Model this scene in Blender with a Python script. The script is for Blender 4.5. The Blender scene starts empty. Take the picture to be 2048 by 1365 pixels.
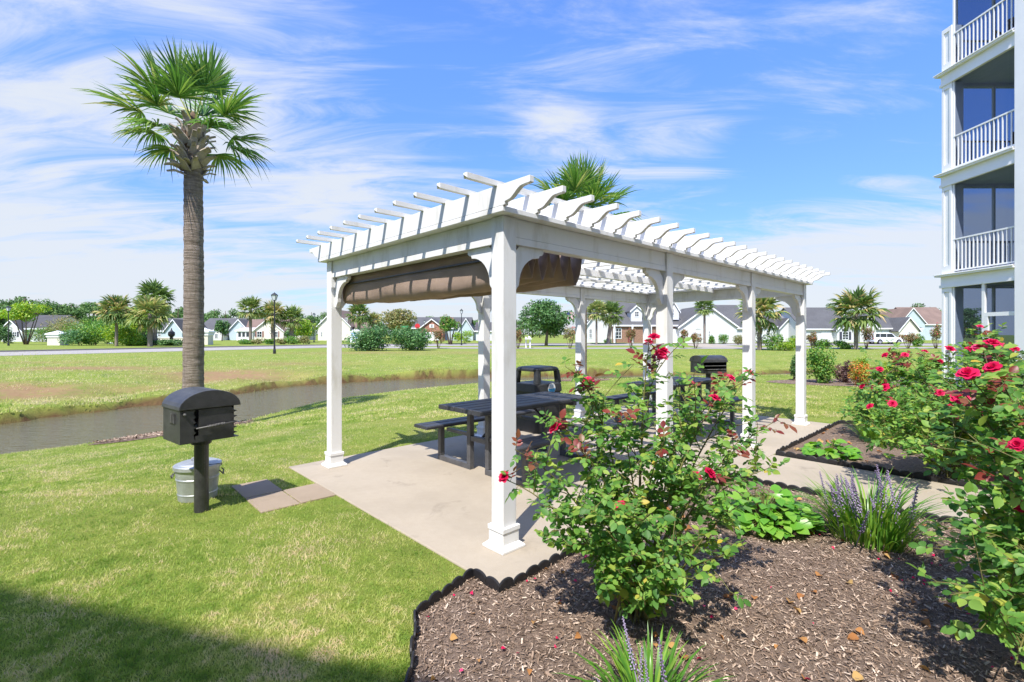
import bpy, bmesh, math, random
import numpy as np
from mathutils import Vector, Matrix

sc = bpy.context.scene
COL = sc.collection
R = math.radians
# ------------------------------------------------------------------ camera, sky, sun, exposure
F, HZ, CAMH = 959.6, 669.0, 1.55          # focal length in photo pixels, horizon row, eye height
cam_d = bpy.data.cameras.new('camera')
cam = bpy.data.objects.new('camera', cam_d)
COL.objects.link(cam)
cam.location = (0, 0, CAMH)
cam.rotation_euler = (R(90), 0, 0)
cam_d.sensor_width = 36
cam_d.lens = F / 2048 * 36
cam_d.shift_y = -(682.5 - HZ) / 2048
cam_d.clip_start = 0.05
cam_d.clip_end = 3000
sc.camera = cam

SUN_EL = 55.0
SHX, SHY = 0.35, 0.937                    # direction the shadows run over the ground
world = bpy.data.worlds.new('World')
sc.world = world
world.use_nodes = True
wn, wl = world.node_tree.nodes, world.node_tree.links
wn.clear()
w_out = wn.new('ShaderNodeOutputWorld')
w_bg = wn.new('ShaderNodeBackground')
w_bg.inputs['Strength'].default_value = 0.15
wl.new(w_bg.outputs[0], w_out.inputs[0])
sky = wn.new('ShaderNodeTexSky')
sky.sky_type = 'NISHITA'
sky.sun_disc = False
sky.sun_elevation = R(SUN_EL)
sky.sun_rotation = math.atan2(-SHX, -SHY)
sky.air_density = 1.0
sky.dust_density = 0.6
sky.ozone_density = 2.2

sun_d = bpy.data.lights.new('sun', 'SUN')
sun_d.energy = 3.1
sun_d.angle = R(0.5)
sun_d.color = (1.0, 0.955, 0.88)
sun = bpy.data.objects.new('sun', sun_d)
COL.objects.link(sun)
ce = math.cos(R(SUN_EL))
sun.rotation_euler = Vector((SHX * ce, SHY * ce, -math.sin(R(SUN_EL)))).to_track_quat('-Z', 'Y').to_euler()
sun.location = (-8, -20, 30)

sc.view_settings.view_transform = 'Standard'
sc.view_settings.look = 'None'
sc.view_settings.exposure = 1.16
sc.view_settings.gamma = 1.0
sc.render.engine = 'CYCLES'
sc.cycles.use_denoising = True
sc.cycles.max_bounces = 5
sc.cycles.diffuse_bounces = 3
sc.cycles.glossy_bounces = 3
sc.cycles.transparent_max_bounces = 8
sc.cycles.caustics_reflective = False
sc.cycles.caustics_refractive = False

# ---- clouds in the sky shader: thin cirrus, thicker to the left, hazier near the horizon
def wnode(t, **kw):
    n = wn.new(t)
    for k, v in kw.items():
        setattr(n, k, v)
    return n
def wmath(op, a, b=None, clamp=False):
    n = wn.new('ShaderNodeMath'); n.operation = op; n.use_clamp = clamp
    for i, v in enumerate((a, b)):
        if v is None: continue
        if isinstance(v, (int, float)): n.inputs[i].default_value = v
        else: wl.new(v, n.inputs[i])
    return n.outputs[0]
w_tc = wn.new('ShaderNodeTexCoord')
w_nrm = wnode('ShaderNodeVectorMath', operation='NORMALIZE'); wl.new(w_tc.outputs['Generated'], w_nrm.inputs[0])
w_sep = wn.new('ShaderNodeSeparateXYZ'); wl.new(w_nrm.outputs[0], w_sep.inputs[0])
zc = wmath('MAXIMUM', w_sep.outputs[2], 0.0)
den = wmath('ADD', zc, 0.13)
cx_ = wmath('DIVIDE', w_sep.outputs[0], den); cy_ = wmath('DIVIDE', w_sep.outputs[1], den)
comb = wn.new('ShaderNodeCombineXYZ'); wl.new(cx_, comb.inputs[0]); wl.new(cy_, comb.inputs[1])
def wnoise(scale, rot, sx, sy, detail, rough, dist, off):
    mp = wn.new('ShaderNodeMapping')
    mp.inputs['Rotation'].default_value = (0, 0, rot); mp.inputs['Scale'].default_value = (sx, sy, 1)
    mp.inputs['Location'].default_value = (off, off * 0.37, 0)
    wl.new(comb.outputs[0], mp.inputs[0])
    nz = wn.new('ShaderNodeTexNoise'); nz.inputs['Scale'].default_value = scale
    nz.inputs['Detail'].default_value = detail; nz.inputs['Roughness'].default_value = rough
    nz.inputs['Distortion'].default_value = dist
    wl.new(mp.outputs[0], nz.inputs['Vector'])
    return nz.outputs[0]
n_big = wnoise(0.85, R(18), 0.8, 1.3, 3, 0.5, 0.3, 3.1)
n_fine = wnoise(2.6, R(24), 0.5, 1.6, 10, 0.66, 0.8, 7.7)
def blob(u, v, r_in, r_out, amp):
    d = Vector(((u - 1024) / F, 1.0, (HZ - v) / F)).normalized()
    dt = wnode('ShaderNodeVectorMath', operation='DOT_PRODUCT')
    wl.new(w_nrm.outputs[0], dt.inputs[0]); dt.inputs[1].default_value = d
    mr = wn.new('ShaderNodeMapRange'); mr.interpolation_type = 'SMOOTHSTEP'
    wl.new(dt.outputs['Value'], mr.inputs[0])
    mr.inputs[1].default_value = math.cos(R(r_out)); mr.inputs[2].default_value = math.cos(R(r_in))
    mr.inputs[3].default_value = 0; mr.inputs[4].default_value = amp
    return mr.outputs[0]
cov = wmath('ADD', wmath('MULTIPLY', n_big, 0.55), wmath('MULTIPLY', n_fine, 0.62))
for b in ((-100, 380, 8, 32, 0.085), (600, 250, 2, 14, 0.09), (1260, 235, 3, 15, 0.13), (120, 90, 4, 18, 0.05), (1750, 560, 3, 14, 0.10), (1350, 400, 2, 10, 0.06)):
    cov = wmath('ADD', cov, blob(*b))
low = wn.new('ShaderNodeMapRange'); low.interpolation_type = 'SMOOTHSTEP'
wl.new(zc, low.inputs[0]); low.inputs[1].default_value = 0.0; low.inputs[2].default_value = 0.30
low.inputs[3].default_value = 0.24; low.inputs[4].default_value = 0.0
cov = wmath('ADD', cov, low.outputs[0])
cmr = wn.new('ShaderNodeMapRange'); cmr.interpolation_type = 'SMOOTHSTEP'
wl.new(cov, cmr.inputs[0]); cmr.inputs[1].default_value = 0.575; cmr.inputs[2].default_value = 0.83
cmr.inputs[3].default_value = 0.0; cmr.inputs[4].default_value = 0.92
wmix = wn.new('ShaderNodeMix'); wmix.data_type = 'RGBA'
wl.new(cmr.outputs[0], wmix.inputs['Factor'])
whs = wn.new('ShaderNodeHueSaturation'); whs.inputs['Saturation'].default_value = 1.12; whs.inputs['Value'].default_value = 1.0
wl.new(sky.outputs[0], whs.inputs['Color'])
wtint = wn.new('ShaderNodeMix'); wtint.data_type = 'RGBA'; wtint.blend_type = 'MULTIPLY'; wtint.inputs['Factor'].default_value = 1.0
wl.new(whs.outputs[0], wtint.inputs[6]); wtint.inputs[7].default_value = (0.81, 0.925, 1.24, 1)
wel = wn.new('ShaderNodeMapRange'); wl.new(zc, wel.inputs[0]); wel.inputs[1].default_value = 0.0; wel.inputs[2].default_value = 0.5; wel.inputs[3].default_value = 0.42; wel.inputs[4].default_value = 0.84
wsc = wn.new('ShaderNodeVectorMath'); wsc.operation = 'SCALE'; wl.new(wtint.outputs[2], wsc.inputs[0]); wl.new(wel.outputs[0], wsc.inputs['Scale'])
wl.new(wsc.outputs[0], wmix.inputs[6])
wmix.inputs[7].default_value = (2.42, 2.56, 2.76, 1)
wl.new(wmix.outputs[2], w_bg.inputs['Color'])

# ------------------------------------------------------------------ measuring helpers
def PX(u, Y): return (u - 1024) / F * Y
def PZ(v, Y): return CAMH + (HZ - v) / F * Y
def GP(u, v, z=0.0):
    Y = (CAMH - z) * F / (v - HZ)
    return Vector((PX(u, Y), Y, z))
TH = R(43.35)
CA, SA = math.cos(TH), math.sin(TH)
P0 = Vector((-0.0588, 3.4858, 0))
def L2W(x, y, z=0.0): return Vector((P0.x + CA * x - SA * y, P0.y + SA * x + CA * y, z))
def W2L(X, Y):
    dx, dy = X - P0.x, Y - P0.y
    return dx * CA + dy * SA, -dx * SA + dy * CA
PW, PL = 2.953, 6.878                      # pergola: short and long post spacing

# ------------------------------------------------------------------ materials
def srgb(r, g, b):
    f = lambda c: (c / 255 / 12.92) if c / 255 <= 0.04045 else ((c / 255 + 0.055) / 1.055) ** 2.4
    return (f(r), f(g), f(b), 1)
def col4(c): return (c[0], c[1], c[2], 1)
class NT:
    def __init__(s, name):
        s.m = bpy.data.materials.new(name); s.m.use_nodes = True
        s.n, s.l = s.m.node_tree.nodes, s.m.node_tree.links
        s.b = s.n['Principled BSDF']; s.out = s.n['Material Output']
    def new(s, t, **kw):
        n = s.n.new(t)
        for k, v in kw.items(): setattr(n, k, v)
        return n
    def link(s, a, b): s.l.new(a, b)
    def coord(s, kind='Object'):
        return s.new('ShaderNodeTexCoord').outputs[kind]
    def pos(s): return s.new('ShaderNodeNewGeometry').outputs['Position']
    def mapping(s, vec, scale=(1, 1, 1), rot=(0, 0, 0)):
        m = s.new('ShaderNodeMapping'); m.inputs['Scale'].default_value = scale; m.inputs['Rotation'].default_value = rot
        s.link(vec, m.inputs[0]); return m.outputs[0]
    def noise(s, vec, scale, detail=4, rough=0.55, dist=0.0):
        n = s.new('ShaderNodeTexNoise'); n.inputs['Scale'].default_value = scale; n.inputs['Detail'].default_value = detail
        n.inputs['Roughness'].default_value = rough; n.inputs['Distortion'].default_value = dist
        s.link(vec, n.inputs['Vector']); return n.outputs[0]
    def ramp(s, fac, stops):
        r = s.new('ShaderNodeValToRGB'); s.link(fac, r.inputs[0])
        e = r.color_ramp.elements
        while len(e) < len(stops): e.new(0.5)
        for i, (p, c) in enumerate(stops):
            e[i].position = p; e[i].color = col4(c) if not isinstance(c, float) else (c, c, c, 1)
        return r.outputs[0]
    def mix(s, fac, a, b, blend='MIX'):
        m = s.new('ShaderNodeMix'); m.data_type = 'RGBA'; m.blend_type = blend
        for i, v in ((0, fac), (6, a), (7, b)):
            if isinstance(v, (int, float)): m.inputs[i].default_value = v
            elif isinstance(v, tuple): m.inputs[i].default_value = col4(v)
            else: s.link(v, m.inputs[i])
        return m.outputs[2]
    def math(s, op, a, b=0.0, clamp=False):
        m = s.new('ShaderNodeMath'); m.operation = op; m.use_clamp = clamp
        for i, v in enumerate((a, b)):
            if isinstance(v, (int, float)): m.inputs[i].default_value = v
            else: s.link(v, m.inputs[i])
        return m.outputs[0]
    def bump(s, h, strength=0.3, dist=0.01):
        b = s.new('ShaderNodeBump'); b.inputs['Strength'].default_value = strength; b.inputs['Distance'].default_value = dist
        s.link(h, b.inputs['Height']); s.link(b.outputs[0], s.b.inputs['Normal'])
    def base(s, v):
        if isinstance(v, tuple): s.b.inputs['Base Color'].default_value = col4(v)
        else: s.link(v, s.b.inputs['Base Color'])
    def set(s, **kw):
        for k, v in kw.items(): s.b.inputs[k.replace('_', ' ')].default_value = v
        return s

def plain(name, c, rough=0.6, var=0.12, scale=6.0, bump=0.0, metallic=0.0, spec=0.5, bscale=60, coord='Object'):
    t = NT(name)
    v = t.coord(coord)
    n = t.noise(v, scale, 5, 0.6)
    lo = tuple(max(0, x * (1 - var)) for x in c[:3]); hi = tuple(min(1, x * (1 + var)) for x in c[:3])
    t.base(t.ramp(n, [(0.3, lo), (0.7, hi)]))
    t.set(Roughness=rough, Metallic=metallic)
    t.b.inputs['Specular IOR Level'].default_value = spec
    if bump:
        t.bump(t.noise(v, bscale, 4, 0.6), bump, 0.01)
    return t.m
def leafmat(name, stops, rough=0.45, trans=0.3, spec=0.4, patch=0.0, gain=1.7):
    """foliage: hue varies leaf by leaf (object random + stored tint), some light passes through"""
    t = NT(name)
    at = t.new('ShaderNodeAttribute'); at.attribute_name = 'tint'
    oi = t.new('ShaderNodeObjectInfo')
    fac = t.math('FRACT', t.math('ADD', at.outputs['Fac'], oi.outputs['Random']))
    if patch:
        nz = t.noise(t.pos(), patch * 0.7, 4, 0.6); nf = t.noise(t.pos(), patch * 5.0, 4, 0.65)
        pt = t.math('ADD', t.math('MULTIPLY', t.math('SUBTRACT', nz, 0.42), 1.5), t.math('MULTIPLY', t.math('SUBTRACT', nf, 0.42), 1.3))
        fac = t.math('ADD', t.math('ADD', t.math('MULTIPLY', fac, 0.5), 0.02), t.math('MULTIPLY', pt, 1.7), True)
    c = t.ramp(fac, [(p, tuple(min(0.8, x * gain) for x in cc)) for p, cc in stops])
    t.base(c); t.set(Roughness=rough)
    t.b.inputs['Specular IOR Level'].default_value = spec
    tr = t.new('ShaderNodeBsdfTranslucent')
    hs = t.new('ShaderNodeHueSaturation'); hs.inputs['Hue'].default_value = 0.49; hs.inputs['Saturation'].default_value = 1.1; hs.inputs['Value'].default_value = 1.5
    t.link(c, hs.inputs['Color']); t.link(hs.outputs[0], tr.inputs['Color'])
    mx = t.new('ShaderNodeMixShader'); mx.inputs[0].default_value = trans
    t.link(t.b.outputs[0], mx.inputs[1]); t.link(tr.outputs[0], mx.inputs[2]); t.link(mx.outputs[0], t.out.inputs[0])
    return t.m

M = {}
# white vinyl with faint grime
t = NT('white_vinyl'); v = t.pos()
g = t.noise(t.mapping(v, (3, 3, 0.8)), 2.0, 5, 0.6)
t.base(t.ramp(g, [(0.25, (0.60, 0.58, 0.52)), (0.46, (0.78, 0.775, 0.76)), (1.0, (0.83, 0.83, 0.83))]))
t.set(Roughness=0.42); M['vinyl'] = t.m
# concrete
def concrete(name, a, b, stain):
    t = NT(name); v = t.pos()
    n1 = t.noise(v, 0.9, 6, 0.6); n2 = t.noise(v, 14, 6, 0.7); n3 = t.noise(v, 150, 2, 0.5); n4 = t.noise(v, 2.3, 5, 0.65, 0.6)
    c = t.mix(t.math('MULTIPLY', n2, 0.9), a, b)
    c = t.mix(t.ramp(n1, [(0.42, 0.0), (0.68, 0.6)]), c, stain)
    c = t.mix(t.ramp(n4, [(0.60, 0.0), (0.72, 0.45)]), c, tuple(x * 0.55 for x in stain))
    c = t.mix(t.ramp(n3, [(0.35, 0.0), (0.75, 0.25)]), c, tuple(x * 0.7 for x in a))
    t.base(c); t.set(Roughness=0.9); t.b.inputs['Specular IOR Level'].default_value = 0.25
    t.bump(t.noise(v, 120, 5, 0.7), 0.25, 0.004)
    return t.m
M['concrete'] = concrete('concrete', (0.385, 0.325, 0.248), (0.465, 0.40, 0.315), (0.31, 0.263, 0.20))
M['paver'] = concrete('paver_stone', (0.32, 0.25, 0.18), (0.39, 0.305, 0.225), (0.25, 0.19, 0.135))
M['road'] = concrete('road_surface', (0.35, 0.32, 0.29), (0.41, 0.38, 0.345), (0.31, 0.285, 0.26))
M['kerb'] = plain('kerb_stone', (0.22, 0.20, 0.19), 0.9)
# lawn ground
t = NT('lawn_ground'); v = t.pos()
big = t.noise(v, 0.22, 4, 0.6, 0.4); mid = t.noise(v, 1.3, 5, 0.65); fine = t.noise(v, 34, 5, 0.75)
streak = t.noise(t.mapping(v, (0.5, 2.2, 1), (0, 0, 0.4)), 1.2, 5, 0.7)
g = t.ramp(mid, [(0.25, (0.12, 0.195, 0.028)), (0.5, (0.225, 0.30, 0.050)), (0.78, (0.36, 0.36, 0.095))])
g = t.mix(t.ramp(big, [(0.40, 0.0), (0.70, 0.55)]), g, (0.34, 0.31, 0.095))
g = t.mix(t.ramp(streak, [(0.60, 0.0), (0.80, 0.45)]), g, (0.36, 0.265, 0.13))
g = t.mix(t.ramp(fine, [(0.3, 0.5), (0.62, 0.0)]), g, (0.09, 0.12, 0.022))
at = t.new('ShaderNodeAttribute'); at.attribute_name = 'bare'
bn = t.noise(v, 3.2, 6, 0.7)
bare = t.math('MULTIPLY', at.outputs['Fac'], t.ramp(bn, [(0.30, 0.15), (0.52, 1.0)]))
soil = t.mix(t.noise(v, 7, 6, 0.7), (0.20, 0.12, 0.055), (0.42, 0.28, 0.15))
g = t.mix(bare, g, soil)
at2 = t.new('ShaderNodeAttribute'); at2.attribute_name = 'mud'
g = t.mix(at2.outputs['Fac'], g, t.mix(t.noise(v, 9, 5, 0.7), (0.035, 0.020, 0.010), (0.22, 0.135, 0.065)))
t.base(g); t.set(Roughness=0.95); t.b.inputs['Specular IOR Level'].default_value = 0.1
t.bump(t.math('ADD', t.math('MULTIPLY', mid, 0.6), fine), 0.9, 0.035); M['lawn'] = t.m
# bare earth under mulch
t = NT('mulch_earth'); v = t.pos()
n1 = t.noise(v, 45, 6, 0.75); n2 = t.noise(v, 2.2, 4, 0.6)
c = t.ramp(n1, [(0.28, (0.050, 0.034, 0.025)), (0.5, (0.185, 0.125, 0.088)), (0.75, (0.34, 0.25, 0.18))])
c = t.mix(t.ramp(n2, [(0.4, 0.0), (0.7, 0.4)]), c, (0.24, 0.18, 0.14))
t.base(c); t.set(Roughness=0.95); t.bump(n1, 0.9, 0.02); M['earth'] = t.m
# water
t = NT('creek_water'); v = t.pos()
t.base((0.125, 0.115, 0.060)); t.set(Roughness=0.03); t.b.inputs['IOR'].default_value = 1.33
wv = t.noise(t.mapping(v, (1.0, 2.6, 1), (0, 0, R(-20))), 2.2, 4, 0.6, 0.5)
wv2 = t.noise(t.mapping(v, (1.0, 3.4, 1), (0, 0, R(-32))), 11.0, 3, 0.55, 0.3)
t.bump(t.math('ADD', wv, t.math('MULTIPLY', wv2, 0.3)), 0.9, 0.075); M['water'] = t.m

M['black'] = plain('black_metal', (0.022, 0.022, 0.024), 0.42, 0.35, 9, 0.15, 0.0, 0.5, 140)
M['grill'] = plain('grill_steel', (0.034, 0.033, 0.034), 0.40, 0.35, 12, 0.2, 0.0, 0.6, 220)
t = NT('grill_steel_worn'); v = t.coord('Object')
c = t.ramp(t.noise(v, 11, 5, 0.6), [(0.3, (0.022, 0.022, 0.024)), (0.7, (0.052, 0.051, 0.053))])
c = t.mix(t.ramp(t.noise(v, 130, 3, 0.6), [(0.66, 0.0), (0.74, 0.65)]), c, (0.30, 0.29, 0.28))
c = t.mix(t.ramp(t.noise(v, 5, 6, 0.75), [(0.60, 0.0), (0.78, 0.5)]), c, (0.11, 0.095, 0.085))
t.base(c); t.set(Roughness=0.42); t.b.inputs['Specular IOR Level'].default_value = 0.6; t.bump(t.noise(v, 200, 3, 0.6), 0.2, 0.005); M['grill'] = t.m
M['ash'] = plain('burnt_grey_steel', (0.16, 0.155, 0.15), 0.6, 0.5, 20, 0.2, 0.3)
M['table'] = plain('charcoal_plastic', (0.040, 0.041, 0.048), 0.50, 0.25, 5, 0.12, 0, 0.45, 90)
M['tableleg'] = plain('grey_steel_tube', (0.105, 0.105, 0.110), 0.48, 0.25, 8, 0.1, 0.2, 0.5, 120)
M['bin'] = plain('black_moulded_plastic', (0.028, 0.030, 0.033), 0.45, 0.3, 8, 0.2, 0, 0.5, 200)
M['galv'] = plain('galvanised_steel', (0.46, 0.48, 0.49), 0.46, 0.28, 7, 0.1, 0.55, 0.5, 40)
M['edging'] = plain('black_edging_plastic', (0.020, 0.019, 0.021), 0.5, 0.4, 15, 0.2, 0, 0.4, 120)
M['fabric'] = plain('taupe_canvas', (0.36, 0.265, 0.21), 0.9, 0.12, 4, 0.25, 0, 0.15, 260)
M['white'] = plain('white_paint', (0.80, 0.80, 0.79), 0.5, 0.05, 1.5)
M['cream'] = plain('cream_siding', (0.70, 0.64, 0.53), 0.7, 0.05, 0.5)
M['trimw'] = plain('white_trim', (0.82, 0.82, 0.82), 0.5, 0.03, 1.0)
M['brown'] = plain('dark_fibre', (0.13, 0.085, 0.05), 0.9, 0.4, 12, 0.4)
M['cane'] = plain('rose_cane', (0.16, 0.15, 0.045), 0.6, 0.4, 9)
M['wood'] = plain('grey_bark', (0.17, 0.125, 0.09), 0.95, 0.35, 5, 0.5, 0, 0.2, 30)
M['redshut'] = plain('red_shutter', (0.22, 0.02, 0.03), 0.6)
M['darkshut'] = plain('dark_shutter', (0.05, 0.05, 0.07), 0.6)
M['brownshut'] = plain('brown_shutter', (0.28, 0.15, 0.12), 0.6)
M['green_sign'] = plain('green_sign_plate', (0.02, 0.30, 0.12), 0.5)
M['red'] = plain('red_plate', (0.55, 0.02, 0.03), 0.5)
M['flagred'] = plain('flag_red', (0.42, 0.03, 0.05), 0.8)
M['flagblue'] = plain('flag_blue', (0.03, 0.04, 0.16), 0.8)
M['blue'] = plain('blue_print', (0.03, 0.28, 0.55), 0.4)
M['rubber'] = plain('tyre_rubber', (0.02, 0.02, 0.02), 0.8)
M['chrome'] = plain('alloy', (0.55, 0.55, 0.56), 0.3, 0.1, 3, 0, 0.8)
M['carpaint'] = plain('white_car_paint', (0.80, 0.81, 0.82), 0.25, 0.02, 1)
t = NT('dark_window_glass'); t.base((0.02, 0.03, 0.04)); t.set(Roughness=0.08)
t.b.inputs['Specular IOR Level'].default_value = 0.9; M['glass'] = t.m
t = NT('lamp_glass'); t.base((0.55, 0.58, 0.60)); t.set(Roughness=0.3); M['lampglass'] = t.m
# insect screen: a fine dark mesh that half hides what is behind it, with a faint sheen
t = NT('insect_screen'); t.base((0.028, 0.030, 0.036)); t.set(Roughness=0.55)
tb = t.new('ShaderNodeBsdfTransparent'); tb.inputs['Color'].default_value = (0.60, 0.67, 0.80, 1)
mx = t.new('ShaderNodeMixShader'); mx.inputs[0].default_value = 0.28
t.link(tb.outputs[0], mx.inputs[1]); t.link(t.b.outputs[0], mx.inputs[2]); t.link(mx.outputs[0], t.out.inputs[0]); M['screen'] = t.m
# clapboard siding and shingles for the distant houses
def siding(name, c):
    t = NT(name); v = t.coord('Object')
    w = t.new('ShaderNodeTexWave'); w.wave_type = 'BANDS'; w.bands_direction = 'Z'; w.wave_profile = 'SAW'
    w.inputs['Scale'].default_value = 1.6; w.inputs['Distortion'].default_value = 0
    t.link(v, w.inputs['Vector'])
    t.base(t.ramp(t.noise(v, 0.6, 3), [(0.3, tuple(x * 0.94 for x in c)), (0.7, c)])); t.set(Roughness=0.6)
    t.bump(w.outputs[0], 0.6, 0.03)
    return t.m
M['side_white'] = siding('white_siding', (0.66, 0.66, 0.66))
M['side_cream'] = siding('pale_cream_siding', (0.76, 0.70, 0.60))
M['side_blue'] = siding('blue_grey_siding', (0.50, 0.58, 0.62))
M['side_grey'] = siding('pale_grey_siding', (0.66, 0.68, 0.68))
M['side_beige'] = siding('beige_siding', (0.66, 0.56, 0.43))
def shingle(name, c):
    t = NT(name); v = t.coord('Object')
    n = t.noise(t.mapping(v, (3, 3, 9)), 2.5, 5, 0.7); n2 = t.noise(v, 0.5, 3)
    cc = t.ramp(n, [(0.3, tuple(x * 0.6 for x in c)), (0.7, tuple(x * 1.25 for x in c))])
    t.base(t.mix(t.ramp(n2, [(0.4, 0.0), (0.7, 0.35)]), cc, tuple(x * 1.5 for x in c))); t.set(Roughness=0.9)
    t.bump(n, 0.5, 0.03)
    return t.m
M['roof_grey'] = shingle('grey_shingles', (0.098, 0.096, 0.096))
M['roof_dark'] = shingle('dark_grey_shingles', (0.078, 0.074, 0.074))
M['roof_brown'] = shingle('brown_shingles', (0.20, 0.135, 0.105))
t = NT('red_brick'); v = t.coord('Object')
bt = t.new('ShaderNodeTexBrick'); bt.inputs['Scale'].default_value = 4.0
bt.inputs['Color1'].default_value = (0.30, 0.09, 0.055, 1); bt.inputs['Color2'].default_value = (0.40, 0.14, 0.085, 1); bt.inputs['Mortar'].default_value = (0.42, 0.36, 0.32, 1)
t.link(t.mapping(v, (1, 1, 1), (R(90), 0, 0)), bt.inputs['Vector']); t.base(bt.outputs[0]); t.set(Roughness=0.9); M['brick'] = t.m
M['brick2'] = plain('tan_brick', (0.27, 0.155, 0.105), 0.9, 0.35, 5)
# palm trunk
t = NT('palm_bark'); v = t.coord('Object')
w = t.noise(t.mapping(v, (2.2, 2.2, 26)), 1.6, 6, 0.7, 0.25); w2 = t.noise(t.mapping(v, (18, 18, 3)), 1.5, 4, 0.6)
c = t.ramp(w, [(0.28, (0.11, 0.085, 0.065)), (0.5, (0.27, 0.22, 0.18)), (0.75, (0.42, 0.36, 0.31))])
c = t.mix(t.ramp(w2, [(0.35, 0.35), (0.6, 0.0)]), c, (0.10, 0.075, 0.055))
t.base(c); t.set(Roughness=0.95); t.b.inputs['Specular IOR Level'].default_value = 0.15; t.bump(w, 1.0, 0.03); M['palmbark'] = t.m
M['boot'] = plain('dead_leaf_base', (0.42, 0.36, 0.30), 0.9, 0.4, 5, 0.4, 0, 0.2, 40)

g1 = [(0.0, (0.030, 0.090, 0.014)), (0.45, (0.060, 0.155, 0.022)), (0.8, (0.115, 0.215, 0.035)), (1.0, (0.20, 0.24, 0.04))]
M['roseleaf'] = leafmat('rose_leaf', [(0.0, (0.036, 0.100, 0.020)), (0.45, (0.070, 0.160, 0.028)), (0.8, (0.125, 0.215, 0.038)), (0.985, (0.20, 0.25, 0.045)), (1.0, (0.34, 0.25, 0.04))], 0.50, 0.40, 0.35, 0.0, 1.8)
M['youngleaf'] = leafmat('young_red_rose_leaf', [(0.0, (0.16, 0.025, 0.020)), (0.6, (0.24, 0.050, 0.035)), (1.0, (0.20, 0.11, 0.04))], 0.4, 0.3, 0.4, 0.0, 1.0)
M['petal'] = leafmat('rose_petal', [(0.0, (0.54, 0.008, 0.065)), (0.6, (0.68, 0.020, 0.105)), (1.0, (0.76, 0.08, 0.20))], 0.5, 0.25, 0.2, 0.0, 1.0)
M['grass'] = leafmat('grass_blade', [(0.0, (0.13, 0.235, 0.036)), (0.30, (0.27, 0.39, 0.075)), (0.55, (0.44, 0.50, 0.135)), (0.8, (0.66, 0.62, 0.28)), (1.0, (0.72, 0.60, 0.38))], 0.5, 0.45, 0.2, 1.5, 1.0)
M['liriope'] = leafmat('strap_leaf', [(0.0, (0.055, 0.155, 0.020)), (0.5, (0.11, 0.25, 0.030)), (1.0, (0.24, 0.34, 0.05))], 0.35, 0.3, 0.45, 0.0, 1.25)
M['spike'] = leafmat('lilac_flower_spike', [(0.0, (0.34, 0.26, 0.42)), (1.0, (0.52, 0.43, 0.60))], 0.6, 0.15, 0.2, 0.0, 0.85)
M['bigleaf'] = leafmat('broad_leaf', [(0.0, (0.060, 0.19, 0.020)), (0.6, (0.12, 0.30, 0.030)), (1.0, (0.21, 0.36, 0.05))], 0.35, 0.3, 0.45, 0.0, 1.2)
M['palmleaf'] = leafmat('palm_leaf', [(0.0, (0.030, 0.085, 0.018)), (0.5, (0.060, 0.130, 0.026)), (0.85, (0.13, 0.20, 0.045)), (1.0, (0.27, 0.26, 0.10))], 0.4, 0.3, 0.4, 0.0, 1.9)
M['palmfar'] = leafmat('palm_leaf_distant', [(0.0, (0.045, 0.085, 0.022)), (0.5, (0.10, 0.145, 0.040)), (0.8, (0.18, 0.20, 0.065)), (1.0, (0.30, 0.22, 0.10))], 0.5, 0.3, 0.3, 0.0, 1.9)
M['leaf_bright'] = leafmat('bright_leaf', [(0.0, (0.075, 0.165, 0.014)), (0.6, (0.15, 0.25, 0.022)), (1.0, (0.28, 0.30, 0.04))], 0.5, 0.3)
M['leaf_mid'] = leafmat('mid_green_leaf', g1, 0.5, 0.3)
M['leaf_dark'] = leafmat('dark_green_leaf', [(0.0, (0.028, 0.070, 0.020)), (0.6, (0.050, 0.115, 0.030)), (1.0, (0.10, 0.17, 0.05))], 0.5, 0.2)
M['leaf_blue'] = leafmat('blue_green_leaf', [(0.0, (0.028, 0.080, 0.024)), (0.6, (0.058, 0.135, 0.040)), (1.0, (0.12, 0.20, 0.065))], 0.45, 0.2)
M['leaf_olive'] = leafmat('olive_leaf', [(0.0, (0.085, 0.105, 0.030)), (0.6, (0.16, 0.165, 0.055)), (1.0, (0.24, 0.18, 0.08))], 0.55, 0.25)
M['leaf_bronze'] = leafmat('bronze_leaf', [(0.0, (0.075, 0.095, 0.030)), (0.5, (0.15, 0.13, 0.05)), (0.8, (0.20, 0.12, 0.06)), (1.0, (0.30, 0.07, 0.05))], 0.55, 0.25)
M['leaf_purple'] = leafmat('purple_leaf', [(0.0, (0.045, 0.022, 0.026)), (0.7, (0.09, 0.045, 0.045)), (1.0, (0.14, 0.09, 0.06))], 0.5, 0.2)
M['leaf_orange'] = leafmat('orange_green_leaf', [(0.0, (0.11, 0.20, 0.03)), (0.45, (0.26, 0.24, 0.04)), (0.8, (0.45, 0.16, 0.04)), (1.0, (0.50, 0.07, 0.04))], 0.5, 0.3)
M['leaf_pine'] = leafmat('pine_foliage', [(0.0, (0.030, 0.066, 0.020)), (0.6, (0.058, 0.105, 0.032)), (1.0, (0.10, 0.15, 0.05))], 0.7, 0.2, 0.2, 0.0, 2.1)
M['chip'] = leafmat('bark_chip', [(0.0, (0.060, 0.040, 0.028)), (0.4, (0.175, 0.120, 0.085)), (0.72, (0.275, 0.200, 0.148)), (0.92, (0.39, 0.30, 0.23)), (1.0, (0.52, 0.42, 0.33))], 0.9, 0.0, 0.15, 0.0, 1.35)
M['deadleaf'] = leafmat('dry_leaf', [(0.0, (0.30, 0.12, 0.04)), (0.6, (0.42, 0.20, 0.07)), (1.0, (0.48, 0.32, 0.12))], 0.8, 0.15, 0.2, 0.0, 1.0)
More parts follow.
